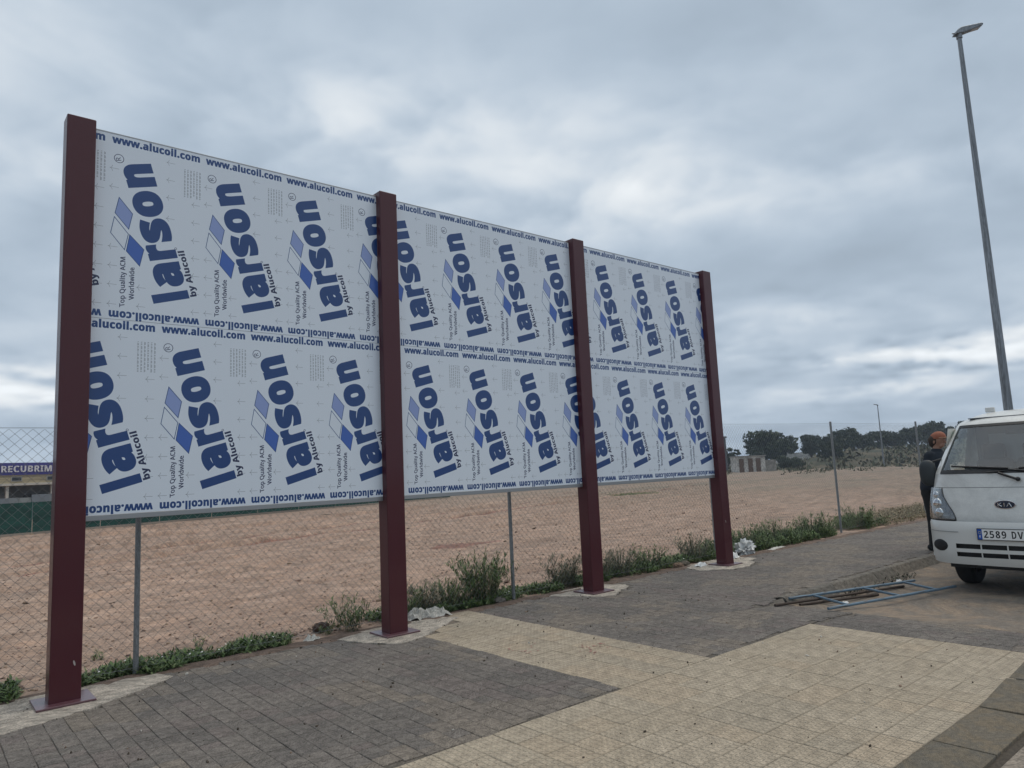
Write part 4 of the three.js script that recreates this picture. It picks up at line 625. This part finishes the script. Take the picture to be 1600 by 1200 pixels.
    for (const [y, r] of [[1.08, 0.045], [0.985, 0.062], [0.885, 0.055]]) { const p = cab(s * (y > 1 ? 0.89 : y > 0.93 ? 0.85 : 0.82), y, 0.008); part('reflector', new THREE.SphereGeometry(r, 14, 10).scale(0.35, 1, 1).rotateY(s * 0.45).translate(p.x, p.y, p.z), chrome, h); }
    part('lens', f(inner, outer, 0.81, 1.16, 0.026, 12, 10), phys([0.95, 0.97, 0.97], 0.05, { transmission: 1, thickness: 0, ior: 1.5 }), h);
    part('lamp_edge', [f((y) => inner(y) - s * 0.012, inner, 0.805, 1.165, 0.006, 1, 10), f(inner, outer, 0.797, 0.815, 0.006, 10, 1)], black, h);
  }
  // bumper with openings
  const bx = (s, y) => { const a = Math.abs(s); return V(-0.035 + 0.05 * a * a + 0.24 * Math.pow(a, 7) + 0.05 * Math.pow(clamp((0.5 - y) / 0.2), 2) + 0.025 * Math.pow(clamp((y - 0.7) / 0.1), 2), y, s * 0.835); };
  const bp = (s0, s1, ya, yb, off, nu = 24, nv = 6) => { const P = [], I = []; for (let j = 0; j <= nv; j++) for (let i = 0; i <= nu; i++) { const y = mix(ya, yb, j / nv), s = mix(s0, s1, i / nu), p = bx(s, y); const dx = bx(s + 0.001, y).sub(bx(s - 0.001, y)).normalize(); p.x -= off * Math.abs(dx.z); p.z += off * dx.x * 1; P.push(p.x, p.y, p.z); } for (let j = 0; j < nv; j++) for (let i = 0; i < nu; i++) { const a = j * (nu + 1) + i, b = a + 1, c = a + nu + 1, d = c + 1; I.push(a, b, d, a, d, c); } const g = new THREE.BufferGeometry(); g.setAttribute('position', new THREE.BufferAttribute(new Float32Array(P), 3)); g.setIndex(I); g.computeVertexNormals(); return plain(g); };
  const bumper = part('bumper', [bp(-1, 1, 0.60, 0.80, 0, 44, 6), bp(-1, -0.60, 0.33, 0.60, 0, 14, 8), bp(0.60, 1, 0.33, 0.60, 0, 14, 8), bp(-0.60, 0.60, 0.33, 0.418, 0, 24, 3), bp(-0.60, 0.60, 0.558, 0.60, 0, 24, 1), bp(-0.60, 0.60, 0.468, 0.508, 0.004, 24, 1), ...[-1, 1].map((s) => box(0.6, 0.40, 0.02, 0.56, 0.58, s * 0.828))], white, t);
  part('bumper_crease', [bp(-0.99, -0.55, 0.682, 0.69, 0.006, 12, 1), bp(0.55, 0.99, 0.682, 0.69, 0.006, 12, 1)], mat([0.3, 0.3, 0.3], 0.6), bumper);
  part('grille', [bp(-0.60, 0.60, 0.40, 0.575, -0.05, 24, 3)], black, bumper);
  for (const s of [-0.3, 0, 0.3]) part('grille_strut', bp(s - 0.008, s + 0.008, 0.40, 0.575, -0.004, 1, 2), white, bumper);
  for (const s of [-1, 1]) { const c = bx(s * 0.81, 0.515); const d = part('fog_recess', new THREE.SphereGeometry(0.09, 18, 12).scale(0.16, 0.72, 1.05).rotateY(s * 0.42).translate(c.x - 0.002, 0.53, c.z), black, bumper); }
  const skirt = part('under_tray', [box(1.3, 0.14, 1.3, 0.85, 0.34, 0)], black, t);
  // number plate
  const pc = document.createElement('canvas'); pc.width = 1040; pc.height = 220; const g2 = pc.getContext('2d'); g2.fillStyle = '#e9e9e6'; g2.fillRect(0, 0, 1040, 220); g2.fillStyle = '#1a4fa8'; g2.fillRect(0, 0, 86, 220); g2.fillStyle = '#e8d64a'; for (let i = 0; i < 12; i++) { const a = i / 12 * 6.283; g2.beginPath(); g2.arc(43 + Math.cos(a) * 26, 75 + Math.sin(a) * 26, 4.5, 0, 7); g2.fill(); } g2.fillStyle = '#f2f2f2'; g2.font = 'bold 62px sans-serif'; g2.textAlign = 'center'; g2.fillText('E', 43, 178);
  g2.fillStyle = '#15181c'; g2.textAlign = 'left'; const put = (s, x, w) => { g2.save(); g2.font = 'bold 200px sans-serif'; const m = g2.measureText(s); g2.translate(x, 183); g2.scale(w / m.width, 1.04); g2.fillText(s, 0, 0); g2.restore(); }; put('2', 112, 96); put('5', 222, 96); put('8', 334, 96); put('9', 446, 96); put('D', 622, 104); put('V', 740, 104);
  const pt = new THREE.CanvasTexture(pc); pt.colorSpace = THREE.SRGBColorSpace; pt.magFilter = THREE.LinearFilter;
  const plate = part('number_plate', box(0.012, 0.125, 0.535, -0.052, 0.672, 0, 0.003, 1), black, t); part('plate_face', new THREE.PlaneGeometry(0.52, 0.11).rotateY(-Math.PI / 2).translate(-0.0592, 0.672, 0), mat([1, 1, 1], 0.45, { map: pt }), plate);
  // oval badge with raised letters
  const ey = 0.985, ex = nose(ey) - 0.004; const oval = (a, b, d) => { const s = new THREE.Shape(); s.absellipse(0, 0, a, b, 0, Math.PI * 2); return new THREE.ExtrudeGeometry(s, { depth: d, bevelEnabled: true, bevelSize: 0.004, bevelThickness: 0.004, bevelSegments: 2, curveSegments: 30 }).rotateY(-Math.PI / 2).translate(ex, ey, 0); };
  const badge = part('badge', oval(0.098, 0.046, 0.008), chrome, t); part('badge_field', oval(0.088, 0.037, 0.012), mat([0.018, 0.025, 0.05], 0.3), badge);
  const bars = [[-0.062, -0.02, -0.062, 0.02], [-0.056, 0.0, -0.03, 0.02], [-0.056, 0.0, -0.028, -0.02], [-0.005, -0.02, -0.005, 0.02], [0.02, -0.02, 0.04, 0.02], [0.04, 0.02, 0.06, -0.02]]; part('badge_letters', bars.map(([a, b, c, d]) => rod(V(ex - 0.018, ey + b, a), V(ex - 0.018, ey + d, c), 0.0052, 6)), chrome, badge);
  // wheels
  const tyre = (() => { const pts = [[0.17, -0.085], [0.25, -0.092], [0.295, -0.085], [0.312, -0.066], [0.318, 0], [0.312, 0.066], [0.295, 0.085], [0.25, 0.092], [0.17, 0.085]].map(([r, y]) => new THREE.Vector2(r, y)); return new THREE.LatheGeometry(pts, 36).rotateX(Math.PI / 2); })();
  const rim = (() => { const pts = [[0.0, 0.03], [0.06, 0.035], [0.07, 0.02], [0.13, 0.0], [0.165, 0.05], [0.182, 0.075], [0.182, -0.075]].map(([r, y]) => new THREE.Vector2(r, y)); return new THREE.LatheGeometry(pts, 28).rotateX(Math.PI / 2); })();
  for (const [x, z] of [[0.86, -0.66], [0.86, 0.66], [3.3, -0.64], [3.3, 0.64]]) { const w = part('wheel', tyre, rubber, t); w.position.set(x, 0.316, z); const r = part('rim', rim, steel, w); if (z < 0) r.rotation.y = Math.PI; }
  for (const s of [-1, 1]) { part('wheel_arch', new THREE.TorusGeometry(0.36, 0.03, 6, 18, Math.PI).scale(1, 1, 4).translate(0.86, 0.34, s * 0.66), black, t); part('mud_flap', box(0.012, 0.28, 0.2, 1.3, 0.28, s * 0.68), black, t); }
  part('axle', rod(V(0.86, 0.316, -0.6), V(0.86, 0.316, 0.6), 0.045, 10), black, t);
  // mirrors
  for (const s of [-1, 1]) { const m = part('wing_mirror', (() => { const g = new THREE.SphereGeometry(1, 20, 14), p = g.attributes.position; for (let i = 0; i < p.count; i++) { const y = p.getY(i), z = p.getZ(i); p.setXYZ(i, p.getX(i) * 0.055, Math.sign(y) * Math.pow(Math.abs(y), 0.75) * 0.155, Math.sign(z) * Math.pow(Math.abs(z), 0.8) * 0.095); } g.computeVertexNormals(); return g; })(), darkPlastic, t); m.position.set(0.52, 1.335, s * 0.895); part('mirror_glass', box(0.004, 0.25, 0.14, 0.05, 0, 0, 0.001, 1), mat([0.6, 0.65, 0.7], 0.05, { metalness: 1 }), m); part('mirror_arm', [rod(V(0.0, 0.12, -s * 0.02), V(0.08, 0.16, -s * 0.14), 0.012, 8), rod(V(0.0, -0.12, -s * 0.02), V(0.08, -0.13, -s * 0.11), 0.012, 8)], black, m); }
  // cabin
  part('dashboard', box(0.36, 0.26, 1.36, 0.60, 1.16, 0, 0.05, 3), darkPlastic, t); part('cab_floor', box(1.25, 0.05, 1.4, 1.0, 0.62, 0), black, t);
  for (const z of [-0.42, 0.02, 0.44]) { const s = part('seat', [box(0.46, 0.14, 0.4, 1.12, 0.86, z, 0.04, 2), box(0.13, 0.62, 0.4, 1.38, 1.16, z, 0.05, 2).rotateZ(0)], fabric, t); part('headrest', box(0.09, 0.19, 0.26, 1.39, 1.56, z, 0.04, 3), fabric, s); }
  part('steering_wheel', new THREE.TorusGeometry(0.19, 0.014, 8, 26).rotateY(Math.PI / 2).rotateZ(0.9).translate(0.83, 1.31, 0.42), black, t); part('inner_mirror', box(0.03, 0.06, 0.22, 0.80, 1.78, 0, 0.01, 2), black, t);
  // load bed
  part('chassis', [box(3.0, 0.14, 0.1, 3.0, 0.5, -0.35), box(3.0, 0.14, 0.1, 3.0, 0.5, 0.35)], black, t); part('bed_floor', box(2.85, 0.07, 1.66, 3.15, 0.80, 0), steel, t);
  for (const s of [-1, 1]) part('drop_side', box(2.85, 0.38, 0.03, 3.15, 1.03, s * 0.835), white, t); part('tail_board', box(0.03, 0.38, 1.64, 4.58, 1.03, 0), white, t); part('head_board', box(0.04, 0.42, 1.6, 1.76, 1.04, 0), white, t); const liner = mat([0.13, 0.14, 0.155], 0.9); part('cab_lining', box(0.02, 1.38, 1.3, REAR - 0.06, 1.29, 0), liner, t); part('roof_lining', box(0.72, 0.012, 1.0, 1.22, 1.965, 0), liner, t);
  part('roof_marker', box(0.05, 0.06, 0.1, 1.2, 2.07, -0.35, 0.01, 1), white, t);
}

// ------------------------------------------------------------------ the man behind the truck
{
  const px = 11.2, pz = 1.738, man = thing('person', 'man in dark jacket and orange cap standing behind the truck mirror', 'person', [px, 0.0, pz], -Math.PI / 2 - 0.15);
  // local: y up, +x is the way he faces
  function march(bones, res, c, half, k) { // smooth union of tapered capsules
    const mc = new MarchingCubes(res, new THREE.MeshBasicMaterial(), false, false, 60000); mc.isolation = 0; const f = mc.field;
    let n = 0; for (let z = 0; z < res; z++) for (let y = 0; y < res; y++) for (let x = 0; x < res; x++, n++) {
      const X = c[0] + half * (x - res / 2) / (res / 2), Y = c[1] + half * (y - res / 2) / (res / 2), Z = c[2] + half * (z - res / 2) / (res / 2); let d = 1e3;
      for (const [a, b, ra, rb, sc = 1] of bones) { const bx = b[0] - a[0], by = b[1] - a[1], bz = b[2] - a[2], L = bx * bx + by * by + bz * bz || 1e-9; let t = clamp(((X - a[0]) * bx + (Y - a[1]) * by + (Z - a[2]) * bz) / L); const ex = X - a[0] - bx * t, ey = Y - a[1] - by * t, ez = (Z - a[2] - bz * t) * sc; const q = Math.sqrt(ex * ex + ey * ey + ez * ez) - mix(ra, rb, t); const h = clamp(0.5 + 0.5 * (d - q) / k); d = mix(d, q, h) - k * h * (1 - h); }
      f[n] = -d;
    }
    mc.update(); const g = new THREE.BufferGeometry(); const cnt = mc.count, P = new Float32Array(mc.positionArray.slice(0, cnt * 3)), N = new Float32Array(mc.normalArray.slice(0, cnt * 3)); for (let i = 0; i < cnt; i++) { P[3 * i] = c[0] + half * P[3 * i]; P[3 * i + 1] = c[1] + half * P[3 * i + 1]; P[3 * i + 2] = c[2] + half * P[3 * i + 2]; }
    g.setAttribute('position', new THREE.BufferAttribute(P, 3)); g.computeVertexNormals(); return plain(g);
  }
  const skin = mat([0.36, 0.20, 0.14], 0.6), navy = mat([0.014, 0.019, 0.028], 0.9), black = mat([0.011, 0.011, 0.012], 0.9), cap = mat([0.27, 0.095, 0.055], 0.85), hair = mat([0.05, 0.035, 0.028], 0.9);
  const hip = [0, 0.93, 0], chest = [0.01, 1.34, 0], neck = [0.0, 1.50, 0], head = [0.03, 1.645, 0];
  const arm = (s) => ({ sh: [0, 1.42, s * 0.19], el: [0.05, 1.14, s * 0.25], wr: [0.24, 1.03, s * 0.17] }), leg = (s) => ({ hp: [0, 0.9, s * 0.1], kn: [0.03, 0.5, s * 0.115], an: [0, 0.09, s * 0.12] });
  const bodyB = [[hip, chest, 0.135, 0.14, 0.75], [chest, neck, 0.12, 0.055], [neck, head, 0.055, 0.06]]; for (const s of [-1, 1]) { const a = arm(s), l = leg(s); bodyB.push([a.sh, a.el, 0.052, 0.042], [a.el, a.wr, 0.042, 0.03], [l.hp, l.kn, 0.085, 0.06], [l.kn, l.an, 0.06, 0.042], [l.an, [0.12, 0.04, s * 0.13], 0.042, 0.035]); }
  const headB = [[[0.0, 1.665, 0], [0.03, 1.665, 0], 0.088, 0.085], [[0.04, 1.60, 0], [0.065, 1.575, 0], 0.058, 0.042], [[0.105, 1.645, 0], [0.128, 1.617, 0], 0.012, 0.016], [[0.1, 1.585, -0.016], [0.1, 1.585, 0.016], 0.012, 0.012], [[0.0, 1.64, -0.088], [0.0, 1.615, -0.088], 0.016, 0.012], [[0.0, 1.64, 0.088], [0.0, 1.615, 0.088], 0.016, 0.012], [[0.085, 1.675, -0.05], [0.085, 1.675, 0.05], 0.018, 0.018], [neck, [0.01, 1.6, 0], 0.054, 0.056]];
  const handB = (s) => { const w = arm(s).wr, B = [[w, [w[0] + 0.07, w[1] - 0.015, w[2] - s * 0.01], 0.028, 0.03, 1]]; for (let i = 0; i < 4; i++) { const z = w[2] - s * 0.01 + (i - 1.5) * 0.019, L = [0.032, 0.04, 0.037, 0.028][i], x = w[0] + 0.085, y = w[1] - 0.012; B.push([[x, y, z], [x + L, y - 0.012, z], 0.0095, 0.009], [[x + L, y - 0.012, z], [x + L + 0.008, y - 0.045, z], 0.009, 0.008]); } B.push([[w[0] + 0.02, w[1], w[2] - s * 0.03], [w[0] + 0.06, w[1] + 0.01, w[2] - s * 0.062], 0.012, 0.01]); return B; };
  const b = part('body', [march(bodyB, 96, [0.04, 0.86, 0], 0.92, 0.03), march(headB, 64, [0.02, 1.63, 0], 0.17, 0.02), ...[-1, 1].map((s) => { const w = arm(s).wr; return march(handB(s), 56, [w[0] + 0.06, w[1], w[2]], 0.13, 0.008); })], skin, man);
  for (const s of [-1, 1]) part('eye', new THREE.SphereGeometry(0.011, 8, 6).translate(0.1, 1.655, s * 0.033), mat([0.03, 0.03, 0.03], 0.3), b);
  const jB = [[[0, 0.97, 0], [0.01, 1.33, 0], 0.165, 0.17, 0.74], [[0.005, 1.3, 0], [0, 1.47, 0], 0.15, 0.085]]; for (const s of [-1, 1]) { const a = arm(s); jB.push([a.sh, a.el, 0.075, 0.064], [a.el, [0.2, 1.055, s * 0.19], 0.062, 0.048]); }
  part('jacket', march(jB, 80, [0.05, 1.22, 0], 0.42, 0.035), navy, man);
  const tB = [[[0, 0.96, 0], [0, 0.88, 0], 0.155, 0.15, 0.8]]; for (const s of [-1, 1]) { const l = leg(s); tB.push([l.hp, l.kn, 0.105, 0.08], [l.kn, l.an, 0.08, 0.066]); } part('trousers', march(tB, 84, [0, 0.55, 0], 0.56, 0.03), black, man);
  for (const s of [-1, 1]) part('shoe', march([[[-0.05, 0.05, s * 0.12], [0.05, 0.055, s * 0.125], 0.05, 0.055], [[0.05, 0.05, s * 0.125], [0.17, 0.04, s * 0.135], 0.05, 0.04]], 40, [0.05, 0.06, s * 0.125], 0.2, 0.02), black, man);
  part('hair', march([[[-0.03, 1.66, -0.02], [-0.03, 1.66, 0.02], 0.088, 0.088], [[-0.05, 1.6, 0], [-0.04, 1.585, 0], 0.06, 0.05]], 36, [-0.03, 1.63, 0], 0.16, 0.02), hair, man);
  const cp = part('cap', (() => { const g = new THREE.SphereGeometry(0.108, 24, 12, 0, 6.3, 0, 1.65).scale(1.06, 0.98, 0.95).translate(0.005, 1.682, 0); return g; })(), cap, man);
  part('visor', (() => { const s = new THREE.Shape(); s.moveTo(0.05, -0.085); s.quadraticCurveTo(0.2, -0.075, 0.2, 0); s.quadraticCurveTo(0.2, 0.075, 0.05, 0.085); s.closePath(); return new THREE.ExtrudeGeometry(s, { depth: 0.006, bevelEnabled: true, bevelSize: 0.003, bevelThickness: 0.003, curveSegments: 10 }).rotateX(-Math.PI / 2).translate(0, 1.685, 0); })(), mat([0.42, 0.26, 0.17], 0.85), cp);
}

const leanPerson = scene.getObjectByName('person'); leanPerson.traverse((o) => { if (o.isMesh) { const p = o.geometry.attributes.position; for (let i = 0; i < p.count; i++) { const y = p.getY(i); p.setX(i, p.getX(i) + 0.2 * Math.max(0, y - 0.85)); } o.geometry.computeVertexNormals(); } }); // he leans in toward the truck
scene.traverse((o) => { if (o.isMesh) { o.castShadow = true; o.receiveShadow = true; } });
renderer.render(scene, camera);
